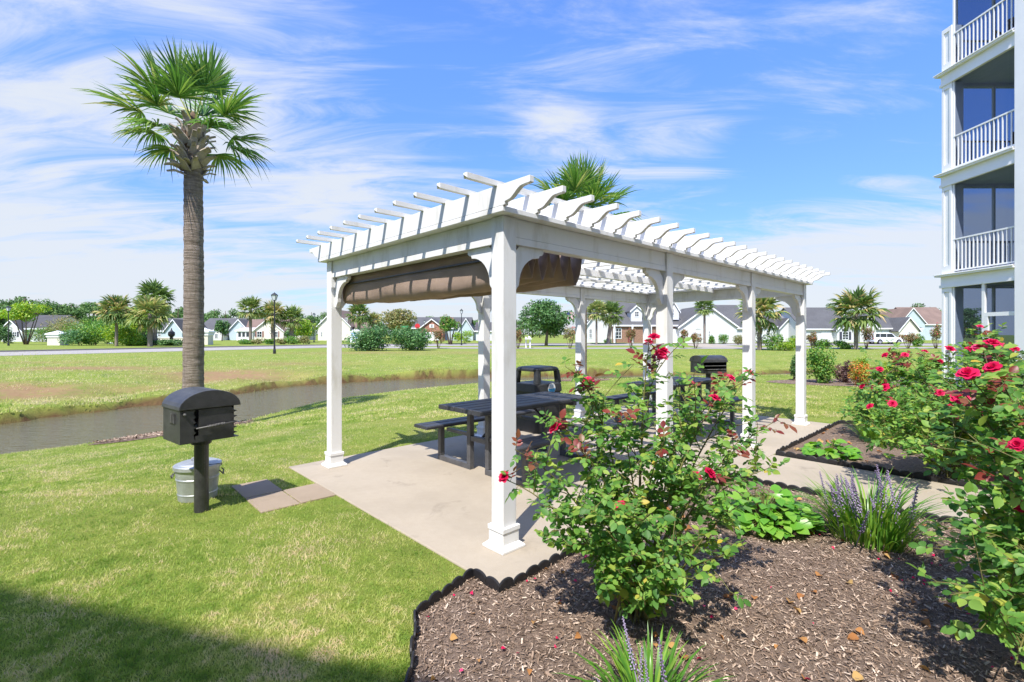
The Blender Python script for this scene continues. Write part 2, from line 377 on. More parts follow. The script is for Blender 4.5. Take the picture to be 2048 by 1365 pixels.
M['reed'] = leafmat('dry_reed', [(0.0, (0.20, 0.16, 0.06)), (0.6, (0.30, 0.22, 0.10)), (1.0, (0.16, 0.20, 0.05))], 0.8, 0.2, 0.2)

# ------------------------------------------------------------------ object helpers
def tag(o, label=None, cat=None, group=None, kind=None):
    if label: o['label'] = label
    if cat: o['category'] = cat
    if group: o['group'] = group
    if kind: o['kind'] = kind
    return o
def link(o, parent=None, loc=None, rot=None):
    COL.objects.link(o)
    if parent: o.parent = parent
    if loc is not None: o.location = loc
    if rot is not None: o.rotation_euler = rot
    return o
def thing(name, label, cat, loc=(0, 0, 0), rotz=0.0, group=None, kind=None):
    o = bpy.data.objects.new(name, None)
    o.empty_display_size = 0.2
    link(o, None, loc, (0, 0, rotz))
    return tag(o, label, cat, group, kind)
def inst(name, mesh, parent=None, loc=(0, 0, 0), rot=(0, 0, 0), scale=None):
    o = bpy.data.objects.new(name, mesh)
    link(o, parent, loc, rot)
    if scale is not None: o.scale = scale if hasattr(scale, '__len__') else (scale,) * 3
    return o
def copy_tree(o, parent=None):
    c = o.copy(); COL.objects.link(c); c.parent = parent
    for ch in list(o.children): copy_tree(ch, c)
    return c

class MB:
    def __init__(s): s.v, s.f = [], []
    def add(s, vs, fs):
        o = len(s.v); s.v += [tuple(p) for p in vs]; s.f += [tuple(i + o for i in q) for q in fs]; return s
    def box(s, x0, x1, y0, y1, z0, z1):
        return s.add([(x0, y0, z0), (x1, y0, z0), (x1, y1, z0), (x0, y1, z0), (x0, y0, z1), (x1, y0, z1), (x1, y1, z1), (x0, y1, z1)],
                     [(0, 3, 2, 1), (4, 5, 6, 7), (0, 1, 5, 4), (1, 2, 6, 5), (2, 3, 7, 6), (3, 0, 4, 7)])
    def frustum(s, cx, cy, z0, a0, z1, a1):
        return s.add([(cx + i * a0, cy + j * a0, z0) for i, j in ((-1, -1), (1, -1), (1, 1), (-1, 1))] + [(cx + i * a1, cy + j * a1, z1) for i, j in ((-1, -1), (1, -1), (1, 1), (-1, 1))],
                     [(0, 3, 2, 1), (4, 5, 6, 7), (0, 1, 5, 4), (1, 2, 6, 5), (2, 3, 7, 6), (3, 0, 4, 7)])
    def prism(s, poly, t0, t1, axis='y'):
        """extrude a 2D outline (counter-clockwise) between t0 and t1 along an axis"""
        def P(a, b, t): return {'y': (a, t, b), 'x': (t, a, b), 'z': (a, b, t)}[axis]
        n = len(poly)
        vs = [P(a, b, t0) for a, b in poly] + [P(a, b, t1) for a, b in poly]
        fs = [tuple(range(n)), tuple(range(2 * n - 1, n - 1, -1))] + [(i, i + n, (i + 1) % n + n, (i + 1) % n) for i in range(n)]
        return s.add(vs, fs)
    def tube(s, pts, rad, n=8, cap=True):
        pts = [Vector(p) for p in pts]
        if not hasattr(rad, '__len__'): rad = [rad] * len(pts)
        vs, fs = [], []
        up = Vector((0, 0, 1))
        for i, p in enumerate(pts):
            d = (pts[min(i + 1, len(pts) - 1)] - pts[max(i - 1, 0)]).normalized()
            a = d.cross(up if abs(d.z) < 0.95 else Vector((0, 1, 0))).normalized(); b = d.cross(a)
            for k in range(n):
                w = 2 * math.pi * k / n
                vs.append(p + (a * math.cos(w) + b * math.sin(w)) * rad[i])
        for i in range(len(pts) - 1):
            for k in range(n):
                fs.append((i * n + k, i * n + (k + 1) % n, (i + 1) * n + (k + 1) % n, (i + 1) * n + k))
        if cap:
            fs.append(tuple(range(n - 1, -1, -1))); fs.append(tuple(range((len(pts) - 1) * n, len(pts) * n)))
        return s.add(vs, fs)
    def lathe(s, prof, n=24, cx=0, cy=0):
        vs, fs = [], []
        for r, z in prof:
            for k in range(n):
                w = 2 * math.pi * k / n; vs.append((cx + r * math.cos(w), cy + r * math.sin(w), z))
        for i in range(len(prof) - 1):
            for k in range(n):
                fs.append((i * n + k, i * n + (k + 1) % n, (i + 1) * n + (k + 1) % n, (i + 1) * n + k))
        fs.append(tuple(range(n - 1, -1, -1))); fs.append(tuple(range((len(prof) - 1) * n, len(prof) * n)))
        return s.add(vs, fs)
    def mesh(s, name, m, smooth=False):
        me = bpy.data.meshes.new(name); me.from_pydata(s.v, [], s.f); me.materials.append(M[m] if isinstance(m, str) else m)
        bb = bmesh.new(); bb.from_mesh(me); bmesh.ops.recalc_face_normals(bb, faces=bb.faces[:]); bb.to_mesh(me); bb.free()
        if smooth: me.shade_smooth()
        me.update(); return me
    def build(s, name, m, parent=None, loc=(0, 0, 0), rot=(0, 0, 0), smooth=False, bevel=0.0):
        o = inst(name, s.mesh(name, m, smooth), parent, loc, rot)
        if bevel:
            b = o.modifiers.new('bevel', 'BEVEL'); b.width = bevel; b.segments = 2; b.limit_method = 'ANGLE'; b.angle_limit = R(40)
        return o

def np_mesh(name, V, T, m, tint=None, smooth=False, extra=None):
    """mesh from numpy arrays: vertices (n,3), faces (k,3) or (k,4)"""
    me = bpy.data.meshes.new(name)
    V = np.asarray(V, np.float32); T = np.asarray(T, np.int32)
    k, c = T.shape
    me.vertices.add(len(V)); me.vertices.foreach_set('co', V.ravel())
    me.loops.add(k * c); me.loops.foreach_set('vertex_index', T.ravel())
    me.polygons.add(k); me.polygons.foreach_set('loop_start', np.arange(0, k * c, c, dtype=np.int32)); me.polygons.foreach_set('loop_total', np.full(k, c, np.int32))
    if smooth: me.polygons.foreach_set('use_smooth', np.ones(k, dtype=bool))
    me.update(calc_edges=True)
    for nm, arr in ([('tint', tint)] if tint is not None else []) + list((extra or {}).items()):
        a = me.attributes.new(nm, 'FLOAT', 'POINT'); a.data.foreach_set('value', np.asarray(arr, np.float32))
    me.materials.append(M[m] if isinstance(m, str) else m)
    return me
def merge(protoV, protoT, mats):
    """copies of one small mesh placed by 4x4 matrices, as arrays"""
    mats = np.asarray(mats, np.float32); k = len(mats); n = len(protoV)
    Vh = np.c_[np.asarray(protoV, np.float32), np.ones(n, np.float32)]
    V = np.einsum('kij,nj->kni', mats[:, :3, :], Vh).reshape(-1, 3)
    T = (np.asarray(protoT, np.int32)[None] + (np.arange(k, dtype=np.int32) * n)[:, None, None]).reshape(-1, len(protoT[0]))
    return V, T
def basis(d, n, pos, sx, sy=None, sz=None):
    """matrix whose local Y runs along d and local Z towards n"""
    d = Vector(d).normalized(); x = d.cross(Vector(n))
    if x.length < 1e-4: x = d.cross(Vector((1, 0.3, 0.2)))
    x.normalize(); z = x.cross(d)
    sy = sx if sy is None else sy; sz = sx if sz is None else sz
    return [[x.x * sx, d.x * sy, z.x * sz, pos[0]], [x.y * sx, d.y * sy, z.y * sz, pos[1]], [x.z * sx, d.z * sy, z.z * sz, pos[2]], [0, 0, 0, 1]]
def scatter_parts(root, part, rest, protoV, protoT, mats, m, rng, limit=300, mesh=None, smooth=True):
    """the pieces nearest to the camera become parts of their own, the others one joined part"""
    if not len(mats): return
    rl = root.location
    order = sorted(range(len(mats)), key=lambda i: (mats[i][0][3] + rl.x) ** 2 + (mats[i][1][3] + rl.y) ** 2)
    near, far = order[:limit], order[limit:]
    if near:
        if mesh is None: mesh = np_mesh(part, protoV, protoT, m, np.full(len(protoV), 0.0), smooth)
        for i in near:
            o = bpy.data.objects.new(part, mesh); COL.objects.link(o); o.parent = root; o.matrix_local = Matrix(mats[i])
    if far:
        V, T = merge(protoV, protoT, [mats[i] for i in far])
        tint = np.repeat(rng.random(len(far)), len(protoV))
        tag(inst(rest, np_mesh(rest, V, T, m, tint, smooth), root), kind='stuff')

LEAF_V = np.array([(0, 0, 0), (0, 0.36, -0.03), (0, 0.72, -0.04), (0, 1, -0.12), (-0.25, 0.22, 0.05), (-0.33, 0.5, 0.06), (-0.20, 0.80, 0.0), (0.25, 0.22, 0.05), (0.33, 0.5, 0.06), (0.20, 0.80, 0.0)], np.float32)
LEAF_T = np.array([(0, 1, 4), (4, 1, 5), (1, 2, 5), (5, 2, 6), (2, 3, 6), (0, 7, 1), (7, 8, 1), (1, 8, 2), (8, 9, 2), (2, 9, 3)], np.int32)
QUAD_V = np.array([(-0.5, -0.5, 0), (0.5, -0.5, 0.08), (0.5, 0.5, -0.05), (-0.5, 0.5, 0.06)], np.float32)
QUAD_T = np.array([(0, 1, 2, 3)], np.int32)
RHO_V = np.array([(0, -0.6, 0), (0.34, 0, 0.07), (0, 0.6, -0.06), (-0.34, 0, 0.07)], np.float32)

# ------------------------------------------------------------------ terrain with the creek
NEAR = np.array([(-60, -22), (-16, 1.2), (-12, 5.0), (-8.95, 8.3), (-7.9, 9.4), (-6.5, 11.5), (-6.0, 15.0), (-4.1, 17.9), (-1.6, 20.4), (2.5, 22.2), (12, 24.0), (40, 28), (120, 36)], float)
FAR = np.array([(-60, -8), (-40, 1), (-20, 7.8), (-12.4, 11.4), (-11.4, 14.1), (-9.8, 16.1), (-9.3, 19.3), (-8.0, 20.9), (-5.3, 22.7), (-1.8, 23.7), (3, 24.6), (12, 26.0), (40, 30), (120, 38)], float)
WATER_Z = -0.60
def seg_dist(P, line):
    """distance to a polyline and the side (+ = left of its run)"""
    best = np.full(len(P), 1e9); side = np.zeros(len(P))
    for a, b in zip(line[:-1], line[1:]):
        d = b - a; L = d @ d
        tt = np.clip(((P - a) @ d) / L, 0, 1)
        q = a + tt[:, None] * d
        dist = np.hypot(*(P - q).T)
        cr = d[0] * (P[:, 1] - a[1]) - d[1] * (P[:, 0] - a[0])
        m = dist < best - 1e-9
        best[m] = dist[m]; side[m] = np.sign(cr[m])
    return best * np.where(side == 0, 1, side)
def vnoise(P, s, seed=0):
    """cheap smooth value noise"""
    q = P * s + seed * 17.13; i = np.floor(q).astype(int); f = q - i; f = f * f * (3 - 2 * f)
    def h(a, b):
        w = np.sin(a * 127.1 + b * 311.7 + seed * 7.7) * 43758.5453; return w - np.floor(w)
    return (h(i[:, 0], i[:, 1]) * (1 - f[:, 0]) + h(i[:, 0] + 1, i[:, 1]) * f[:, 0]) * (1 - f[:, 1]) + (h(i[:, 0], i[:, 1] + 1) * (1 - f[:, 0]) + h(i[:, 0] + 1, i[:, 1] + 1) * f[:, 0]) * f[:, 1]
def smooth01(x): x = np.clip(x, 0, 1); return x * x * (3 - 2 * x)
def height(P):
    P = np.asarray(P, float)
    wob = (vnoise(P, 0.8, 1) - 0.5) * 0.9 + (vnoise(P, 2.6, 2) - 0.5) * 0.4
    dn = -seg_dist(P, NEAR)                       # + on our side
    df = seg_dist(P, FAR) + wob                   # + on the far side
    z = np.zeros(len(P))
    near = dn > 0; far = df > 0; mid = ~near & ~far
    zn = -0.53 * np.clip(1 - dn / 6.0, 0, 1) ** 1.3 - 0.06 * (1 - smooth01(dn / 0.15))
    lip = 0.20 + 0.30 * vnoise(P, 0.6, 5)
    zf = WATER_Z - 0.06 + lip * smooth01(df / 0.10)
    zf = zf + (0.0 - (WATER_Z - 0.06 + lip)) * smooth01((df - 0.1) / 8.5) + ((vnoise(P, 0.55, 8) - 0.5) * 0.22 + (vnoise(P, 0.2, 9) - 0.5) * 0.25) * np.clip(df, 0, 1) * np.clip(1 - df / 14, 0, 1)
    z[near] = zn[near]; z[far] = zf[far]
    z[mid] = WATER_Z - 0.05 - 0.45 * smooth01(np.minimum(-dn[mid], -df[mid]) / 1.2)
    return z, dn, df
def zat(X, Y): return float(height(np.array([[X, Y]]))[0][0])

def graded(a, b, fine0, fine1, step, grow):
    mid_ = list(np.arange(fine0, fine1 + 1e-6, step)); s, x = step, fine1
    while x < b: s *= grow; x += s; mid_.append(min(x, b))
    s, x, pre = step, fine0, []
    while x > a: s *= grow; x -= s; pre.append(max(x, a))
    return np.array(pre[::-1] + mid_)
gx = graded(-900, 900, -17, 8, 0.15, 1.12); gy = graded(-120, 1800, 5, 28, 0.15, 1.12)
GX, GY = np.meshgrid(gx, gy); P = np.c_[GX.ravel(), GY.ravel()]
Z, DN, DF = height(P)
nx, ny = len(gx), len(gy)
idx = (np.arange(ny - 1)[:, None] * nx + np.arange(nx - 1)[None]).ravel()
T = np.c_[idx, idx + 1, idx + nx + 1, idx + nx]
def bare_at(P):
  bare = np.zeros(len(P))
  for (u, v, ru, rv, amp) in ((450, 752, 2.8, 2.0, 1.3), (20, 785, 2.6, 1.5, 1.2), (170, 748, 3.6, 1.8, 1.1), (600, 735, 2.6, 1.6, 0.7), (300, 775, 2.6, 0.9, 0.7), (950, 712, 6, 3, 0.5), (720, 712, 6, 3, 0.6), (60, 735, 5, 1.5, 0.5)):
    zg = -0.25; c = GP(u, v, zg)
    bare = np.maximum(bare, amp * np.exp(-((P[:, 0] - c.x) / ru) ** 2 - ((P[:, 1] - c.y) / rv) ** 2))
  return bare
bare = bare_at(P)
mud = np.clip(1.5 - np.abs(DF - 0.0) / 0.11, 0, 1) * (DF > -0.4)
mud = np.maximum(mud, np.clip(1 - (DN - 0.02) / 0.10, 0, 1) * (DN > -0.3) * 0.7)
mud[(DN < 0) & (DF < 0)] = 1
lawn = inst('lawn', np_mesh('lawn', np.c_[P, Z], T, 'lawn', smooth=True, extra={'bare': bare, 'mud': mud}))
tag(lawn, 'green lawn sloping to the creek and spreading out to the houses', kind='structure')
# only a ribbon of water between the banks
wv_ = []; wf_ = []
nn = 160
def resample(line, n):
    d = np.r_[0, np.cumsum(np.hypot(*np.diff(line, axis=0).T))]; s = np.linspace(0, d[-1], n)
    return np.c_[np.interp(s, d, line[:, 0]), np.interp(s, d, line[:, 1])]
ra, rb = resample(NEAR, nn), resample(FAR, nn)
for i in range(nn):
    d = rb[i] - ra[i]; d = d / np.hypot(*d)
    a = ra[i] - d * 0.5; b = rb[i] + d * 0.6
    wv_ += [(a[0], a[1], WATER_Z), (b[0], b[1], WATER_Z)]
    if i: wf_.append((2 * i - 2, 2 * i, 2 * i + 1, 2 * i - 1))
tag(MB().add(wv_, wf_).build('creek_water', 'water'), 'narrow brown creek with rippled water between grass banks', kind='structure')

# roads: sheets a little above the grass, with a kerb
def strip(name, pts, w, z, m, label, kerb=None):
    pts = [Vector(p) for p in pts]; vs, fs = [], []; L_, R_ = [], []
    for i, p in enumerate(pts):
        d = (pts[min(i + 1, len(pts) - 1)] - pts[max(i - 1, 0)]).normalized(); n = Vector((-d.y, d.x))
        L_.append(p + n * w / 2); R_.append(p - n * w / 2)
    for a, b in zip(L_, R_): vs += [(a.x, a.y, z), (b.x, b.y, z)]
    fs = [(2 * i, 2 * i + 1, 2 * i + 3, 2 * i + 2) for i in range(len(pts) - 1)]
    o = MB().add(vs, fs).build(name, m); tag(o, label, kind='structure')
    if kerb:
        for side in ((L_, 1), (R_, -1)):
            if side[1] not in kerb: continue
            k = MB()
            for i in range(len(pts) - 1):
                a, b = side[0][i], side[0][i + 1]; d = (b - a).normalized(); n = Vector((-d.y, d.x)) * side[1] * 0.16
                k.add([(a.x, a.y, -0.05), (b.x, b.y, -0.05), (b.x + n.x, b.y + n.y, -0.05), (a.x + n.x, a.y + n.y, -0.05), (a.x, a.y, z + 0.13), (b.x, b.y, z + 0.13), (b.x + n.x, b.y + n.y, z + 0.13), (a.x + n.x, a.y + n.y, z + 0.13)],
                      [(0, 1, 5, 4), (1, 2, 6, 5), (2, 3, 7, 6), (3, 0, 4, 7), (4, 5, 6, 7)])
            k.build('kerb', 'kerb', o)
    return o
def smooth_line(ctrl, n=24):
    c = np.array(ctrl, float)
    for _ in range(3):
        q = [c[0]]
        for a, b in zip(c[:-1], c[1:]): q += [a * 0.75 + b * 0.25, a * 0.25 + b * 0.75]
        c = np.array(q + [c[-1]])
    return [tuple(p) for p in c]
strip('road', smooth_line([(-66, -1), (-52, 20), (-40.5, 37.5), (-31, 52), (-21, 64), (-4, 71), (40, 71), (200, 66)]), 10.5, 0.012, 'road', 'pale grey road curving along the far side of the creek', kerb=(1,))
strip('street', smooth_line([(-26, 60), (-10, 54), (10, 52.5), (40, 53.5), (80, 58), (160, 70)]), 4.6, 0.020, 'road', 'narrow pale street running across below the houses')
strip('driveway', [(24.5, 55), (27, 68), (29, 86)], 5.0, 0.028, 'concrete', 'pale concrete driveway leading to the white gabled house')

# patio slab, path and stepping pavement
SLAB = (-0.41, 7.30, -0.40, 3.27)
patio = MB().box(SLAB[0], SLAB[1], SLAB[2], SLAB[3], -0.10, 0.012).build('patio', 'concrete', None, P0, (0, 0, TH), bevel=0.008)
tag(patio, 'concrete patio slab under the white pergola', kind='structure')
patio.location.z = 0.0
path = MB().box(2.93, 4.30, -9.0, -0.403, -0.10, 0.009).build('path', 'concrete', None, P0, (0, 0, TH), bevel=0.006)
tag(path, 'concrete path leading away from the patio between two flower beds', kind='structure')
PAVERS = [(-1.08, -0.752, 1.93, 2.415), (-0.745, -0.418, 1.93, 2.415), (-1.08, -0.74, 2.425, 2.93)]
pv = thing('stepping_pavement', 'three tan paving slabs in the grass beside the patio', None, P0, TH, kind='structure')
for i, q in enumerate(PAVERS):
    MB().box(q[0], q[1], q[2], q[3], -0.05, 0.012 + 0.003 * (i % 2)).build('paver', 'paver', pv, bevel=0.006)

# flower beds (in pergola coordinates unless noted)
BED1 = [W2L(-0.48, 1.0), W2L(-0.46, 2.16), W2L(-0.53, 2.62), W2L(-0.24, 3.045), (-0.43, -0.44), (0.24, -0.415), (2.915, -0.415), (2.915, -6.0), W2L(2.2, -2.0)]
BED2 = [(4.33, -0.415), (7.42, -0.415), W2L(6.9, 8.15), W2L(9.5, 8.6), W2L(11.6, 10.0), W2L(11.8, 3.0), (4.33, -8.0)]
def inpoly(X, Y, poly):
    ins = np.zeros(len(X), bool); n = len(poly)
    for i in range(n):
        x0, y0 = poly[i]; x1, y1 = poly[(i + 1) % n]
        c = ((y0 > Y) != (y1 > Y))
        with np.errstate(divide='ignore', invalid='ignore'):
            xi = (x1 - x0) * (Y - y0) / (y1 - y0 + 1e-12) + x0
        ins ^= c & (X < xi)
    return ins
def tol(X, Y):
    dx, dy = X - P0.x, Y - P0.y
    return dx * CA + dy * SA, -dx * SA + dy * CA
rng = np.random.default_rng(7)
CHIP_V = np.array([(-0.5, -0.5, 0), (-0.5, 0, 0.22), (-0.5, 0.5, 0), (0.5, -0.4, 0), (0.5, 0.05, 0.2), (0.5, 0.4, 0)], np.float32)
CHIP_T = np.array([(0, 3, 4, 1), (1, 4, 5, 2)], np.int32)
def chips(name, X, Y, Z, rng, L0, L1, parent, m='chip', up=0.35):
    n = len(X); a = rng.random(n) * 6.283; L = L0 + rng.random(n) ** 2 * (L1 - L0); W = L * (0.16 + 0.2 * rng.random(n))
    tx, ty = rng.normal(0, up, n), rng.normal(0, up, n)
    ca, sa = np.cos(a), np.sin(a)
    mats = np.zeros((n, 4, 4), np.float32)
    ex = np.c_[ca, sa, tx]; ey = np.c_[-sa, ca, ty]; ez = np.cross(ex, ey)
    mats[:, :3, 0] = ex * L[:, None]; mats[:, :3, 1] = ey * W[:, None]; mats[:, :3, 2] = ez * W[:, None]
    mats[:, 0, 3] = X; mats[:, 1, 3] = Y; mats[:, 2, 3] = Z; mats[:, 3, 3] = 1
    V, T = merge(CHIP_V, CHIP_T, mats)
    return tag(inst(name, np_mesh(name, V, T, m, np.repeat(rng.random(n), len(CHIP_V))), parent), kind='stuff')
def bed(label, poly_w, z, n_chip, rng, dens):
    """mulch sheet in world coordinates, with chips lying on it"""
    o = MB().add([(x, y, z) for x, y in poly_w], [tuple(range(len(poly_w)))]).build('mulch_bed', 'earth')
    tag(o, label, kind='structure')
    xs = [p[0] for p in poly_w]; ys = [p[1] for p in poly_w]
    X = rng.uniform(min(xs), max(xs), n_chip); Y = rng.uniform(min(ys), max(ys), n_chip)
    k = inpoly(X, Y, poly_w) & (np.abs(X) < 1.12 * Y + 0.3) & (Y > 1.7) & (rng.random(n_chip) < dens(Y))
    X, Y = X[k], Y[k]
    chips('bark_chips', X, Y, z + 0.003 + rng.random(len(X)) * 0.012, rng, 0.005, 0.029, o)
    return o
def w(poly): return [tuple(L2W(*p)[:2]) for p in poly]
B1W, B2W = w(BED1), w(BED2)
bed('brown bark mulch bed around the big red rose bush', B1W, 0.010, 340000, rng, lambda Y: np.clip(3.2 / Y, 0.25, 1) ** 1.3)
bed('brown bark mulch bed beyond the path', B2W, 0.008, 60000, rng, lambda Y: np.clip(5.0 / Y, 0.15, 1))
IS_C = (9.9, 15.3)
ISL = [(IS_C[0] + 2.6 + 4.2 * math.cos(a) * (1 + 0.06 * math.sin(3 * a)), IS_C[1] + 0.0 + 1.35 * math.sin(a)) for a in np.linspace(0, 6.283, 40, endpoint=False)]
bed('dark mulch island with shrubs on the lawn beyond the pergola', ISL, 0.010, 16000, rng, lambda Y: Y * 0 + 1)

# creekside mulch island round the tall palm, draped over the slope
def drape_patch(name, label, cx, cy, a, b, rot, m, lift, seed, nchips):
    vs, fs = [], []
    rings, seg = 7, 36
    for i in range(rings + 1):
        for k in range(seg):
            r = i / rings; an = 2 * math.pi * k / seg
            px, py = a * r * math.cos(an), b * r * math.sin(an)
            vs.append((cx + px * math.cos(rot) - py * math.sin(rot), cy + px * math.sin(rot) + py * math.cos(rot)))
    zz = height(np.array(vs))[0]
    V = [(p[0], p[1], z + lift * (1.0 if i // seg < rings else 0.3)) for i, (p, z) in enumerate(zip(vs, zz))]
    for i in range(rings):
        for k in range(seg):
            fs.append((i * seg + k, i * seg + (k + 1) % seg, (i + 1) * seg + (k + 1) % seg, (i + 1) * seg + k))
    o = MB().add(V, fs).build(name, m, smooth=True); tag(o, label, kind='structure')
    r_ = np.random.default_rng(seed); q = np.sqrt(r_.random(nchips)); an = r_.random(nchips) * 6.283
    px, py = a * q * np.cos(an) * 0.97, b * q * np.sin(an) * 0.97
    X = cx + px * math.cos(rot) - py * math.sin(rot); Y = cy + px * math.sin(rot) + py * math.cos(rot)
    chips('bark_chips', X, Y, height(np.c_[X, Y])[0] + lift + 0.01, r_, 0.02, 0.08, o)
    return o, cx, cy, a, b, rot
PI_ = drape_patch('mulch_bed', 'dark mulch strip at the water edge round the tall palm', -6.72, 9.75, 1.45, 0.50, R(52), 'earth', 0.035, 3, 2500)
drape_patch('mulch_bed', 'small mulch ring under the palm behind the pergola', 2.45, 16.6, 0.95, 0.7, 0, 'earth', 0.03, 4, 900)

# ------------------------------------------------------------------ pergola
perg = thing('pergola', 'long white vinyl pergola with eight posts and scrolled rafter tails over the patio', 'pergola', P0, TH)
PZ0 = 0.012                                   # top of the slab
ZB, ZS, ZP, ZR, ZU = 2.207, 2.396, 2.435, 2.580, 2.618
pm = MB().box(-0.064, 0.064, -0.064, 0.064, PZ0 + 0.12, ZS - 0.0015).mesh('post', 'vinyl')
cm = MB(); cm.frustum(0, 0, PZ0, 0.1115, PZ0 + 0.018, 0.1115).frustum(0, 0, PZ0 + 0.018, 0.110, PZ0 + 0.045, 0.079); cm.box(-0.0775, 0.0775, -0.0775, 0.0775, PZ0 + 0.045, PZ0 + 0.125)
cm = cm.mesh('post_base', 'vinyl')
lm = MB().box(-0.084, 0.084, -0.084, 0.084, PZ0 + 0.128, PZ0 + 0.162).mesh('post_collar', 'vinyl')
brk = [(0.075, 0), (0.335, 0), (0.335, -0.030), (0.318, -0.046), (0.290, -0.052)]
for a in np.linspace(0, 1, 9):                # concave sweep from the beam down to the post
    an = math.pi / 2 * a
    brk.append((0.285 - 0.215 * math.sin(an), -0.285 + 0.215 * math.cos(an)))
brk = brk[:5] + brk[5:] + [(0.062, -0.300), (0.046, -0.318), (0.030, -0.345), (0.0, -0.345), (0, -0.075)]
bm = MB().prism(brk[::-1], -0.021, 0.021, 'y').mesh('bracket', 'vinyl')
def bevel_mod(o, w_=0.003):
    b = o.modifiers.new('bevel', 'BEVEL'); b.width = w_; b.segments = 2; b.limit_method = 'ANGLE'; b.angle_limit = R(35)
    return o
for row, y in enumerate((0.0, PW)):
    for k in range(4):
        x = PL * k / 3
        p = bevel_mod(inst('post', pm, perg, (x, y, 0)), 0.004)
        bevel_mod(inst('post_base', cm, p)); bevel_mod(inst('post_collar', lm, p))
        dirs = []
        if k < 3: dirs.append(0)
        if k > 0: dirs.append(180)
        if k in (0, 3): dirs.append(90 if row == 0 else -90)
        for dg in dirs:
            bevel_mod(inst('bracket', bm, perg, (x + 0.0645 * math.cos(R(dg)), y + 0.0645 * math.sin(R(dg)), ZB - 0.001), (0, 0, R(dg))), 0.002)
def beam(x0, x1, y0, y1):
    o = bevel_mod(MB().box(x0, x1, y0, y1, ZB + 0.052, ZS - 0.002).build('beam', 'vinyl', perg), 0.002)
    MB().box(x0 - (0.003 if y1 - y0 > 1 else 0), x1 + (0.003 if y1 - y0 > 1 else 0), y0 - (0.003 if x1 - x0 > 1 else 0), y1 + (0.003 if x1 - x0 > 1 else 0), ZB, ZB + 0.050).build('beam_trim', 'vinyl', o)
for y in (0, PW):
    for k in range(3): beam(PL * k / 3 + 0.065, PL * (k + 1) / 3 - 0.065, y - 0.047, y + 0.047)
for x in (0, PL): beam(x - 0.047, x + 0.047, 0.065, PW - 0.065)
for y in (0, PW): bevel_mod(MB().box(-0.140, PL + 0.140, y - 0.140, y + 0.140, ZS, ZP).build('top_plate', 'vinyl', perg), 0.004)
for x in (0, PL): bevel_mod(MB().box(x - 0.140, x + 0.140, 0.142, PW - 0.142, ZS, ZP).build('top_plate', 'vinyl', perg), 0.004)
def tail(sgn, y0):
    pts = [(0.10, 0), (0.152, 0.0), (0.157, 0.004), (0.157, 0.022), (0.185, 0.026)]
    for a in np.linspace(0, 1, 9): pts.append((0.19 + 0.135 * a, 0.027 + 0.070 * (a * a * (3 - 2 * a))))
    pts += [(0.36, 0.099), (0.395, 0.1), (0.40, 0.104), (0.40, 0.145)]
    return [(y0 - sgn * d, h) for d, h in pts]
near_t = tail(1, 0.0); far_t = tail(-1, PW)
prof = [(y, ZP + 0.002 + h) for y, h in near_t[::-1]] + [(y, ZP + 0.002 + h) for y, h in far_t]
rm = MB().prism(prof, -0.019, 0.019, 'x').mesh('rafter', 'vinyl')
NR = 23
for k in range(NR):
    bevel_mod(inst('rafter', rm, perg, (-0.119 + (PL + 0.238) * k / (NR - 1), 0, 0)), 0.002)
um = MB().box(-0.40, PL + 0.40, -0.019, 0.019, ZR + 0.0015, ZU)
for s, x in ((-1, -0.40), (1, PL + 0.40)):
    zc_ = (ZR + ZU) / 2
    um.add([(x, -0.019, ZR + 0.0015), (x, 0.019, ZR + 0.0015), (x, 0.019, ZU), (x, -0.019, ZU), (x + s * 0.016, 0, zc_)], [(0, 1, 4), (1, 2, 4), (2, 3, 4), (3, 0, 4)] if s > 0 else [(1, 0, 4), (2, 1, 4), (3, 2, 4), (0, 3, 4)])
um = um.mesh('purlin', 'vinyl')
for k in range(11): inst('purlin', um, perg, (0, -0.062 + (PW + 0.124) * k / 10, 0))
MB().box(0.114, PL - 0.114, PW / 2 - 0.03, PW / 2 + 0.03, 2.345, ZP - 0.001).build('stringer', 'vinyl', perg)

# retracted shade canopy under the first bay
can = thing('shade_canopy', 'taupe fabric shade canopy drawn back in folds under the near end of the pergola', 'canopy', P0, TH)
prof = []
x = 0.062; NF = 6; loops = [0.26, 0.13, 0.14, 0.13, 0.14, 0.17]
for i, wd in enumerate(loops):
    n = 14 if i in (0, 5) else 10
    dep = 0.29 if i == 0 else 0.235 + 0.02 * ((i * 7) % 3)
    for j in range(n):
        a = j / n
        prof.append((x + wd * a + (0.02 if i else -0.055) * math.sin(math.pi * (2 * a if i else min(1, a * 1.6))), 2.20 + (0.06 if i else 0.0) - dep * math.sin(math.pi * a) ** 0.55))
    x += wd
prof.append((x, 2.262))
ys = np.linspace(0.10, PW - 0.10, 26); V = []; T = []
rr = random.Random(3)
for j, y in enumerate(ys):
    for i, (px_, pz_) in enumerate(prof):
        sag = (2.262 - pz_) / 0.29
        V.append((px_ + 0.012 * math.sin(y * 3.1 + i * 0.4) * sag, y, pz_ - 0.022 * sag * math.sin(math.pi * (y - 0.1) / (PW - 0.2)) + 0.007 * math.sin(y * 9 + i * 0.9) * sag))
n = len(prof)
for j in range(len(ys) - 1):
    for i in range(n - 1): T.append((j * n + i, j * n + i + 1, (j + 1) * n + i + 1, (j + 1) * n + i))
fo = inst('fabric', np_mesh('fabric', V, T, 'fabric', smooth=True), can)
sm = fo.modifiers.new('thick', 'SOLIDIFY'); sm.thickness = 0.004
MB().prism([(0.066, 2.262), (0.076, 2.262), (0.066, 2.125), (0.056, 2.125)][::-1], 0.11, PW - 0.11, 'y').build('valance', 'fabric', can)
MB().box(0.040, 0.054, 0.11, PW - 0.11, 2.118, 2.132).build('hem_bar', 'black', can)
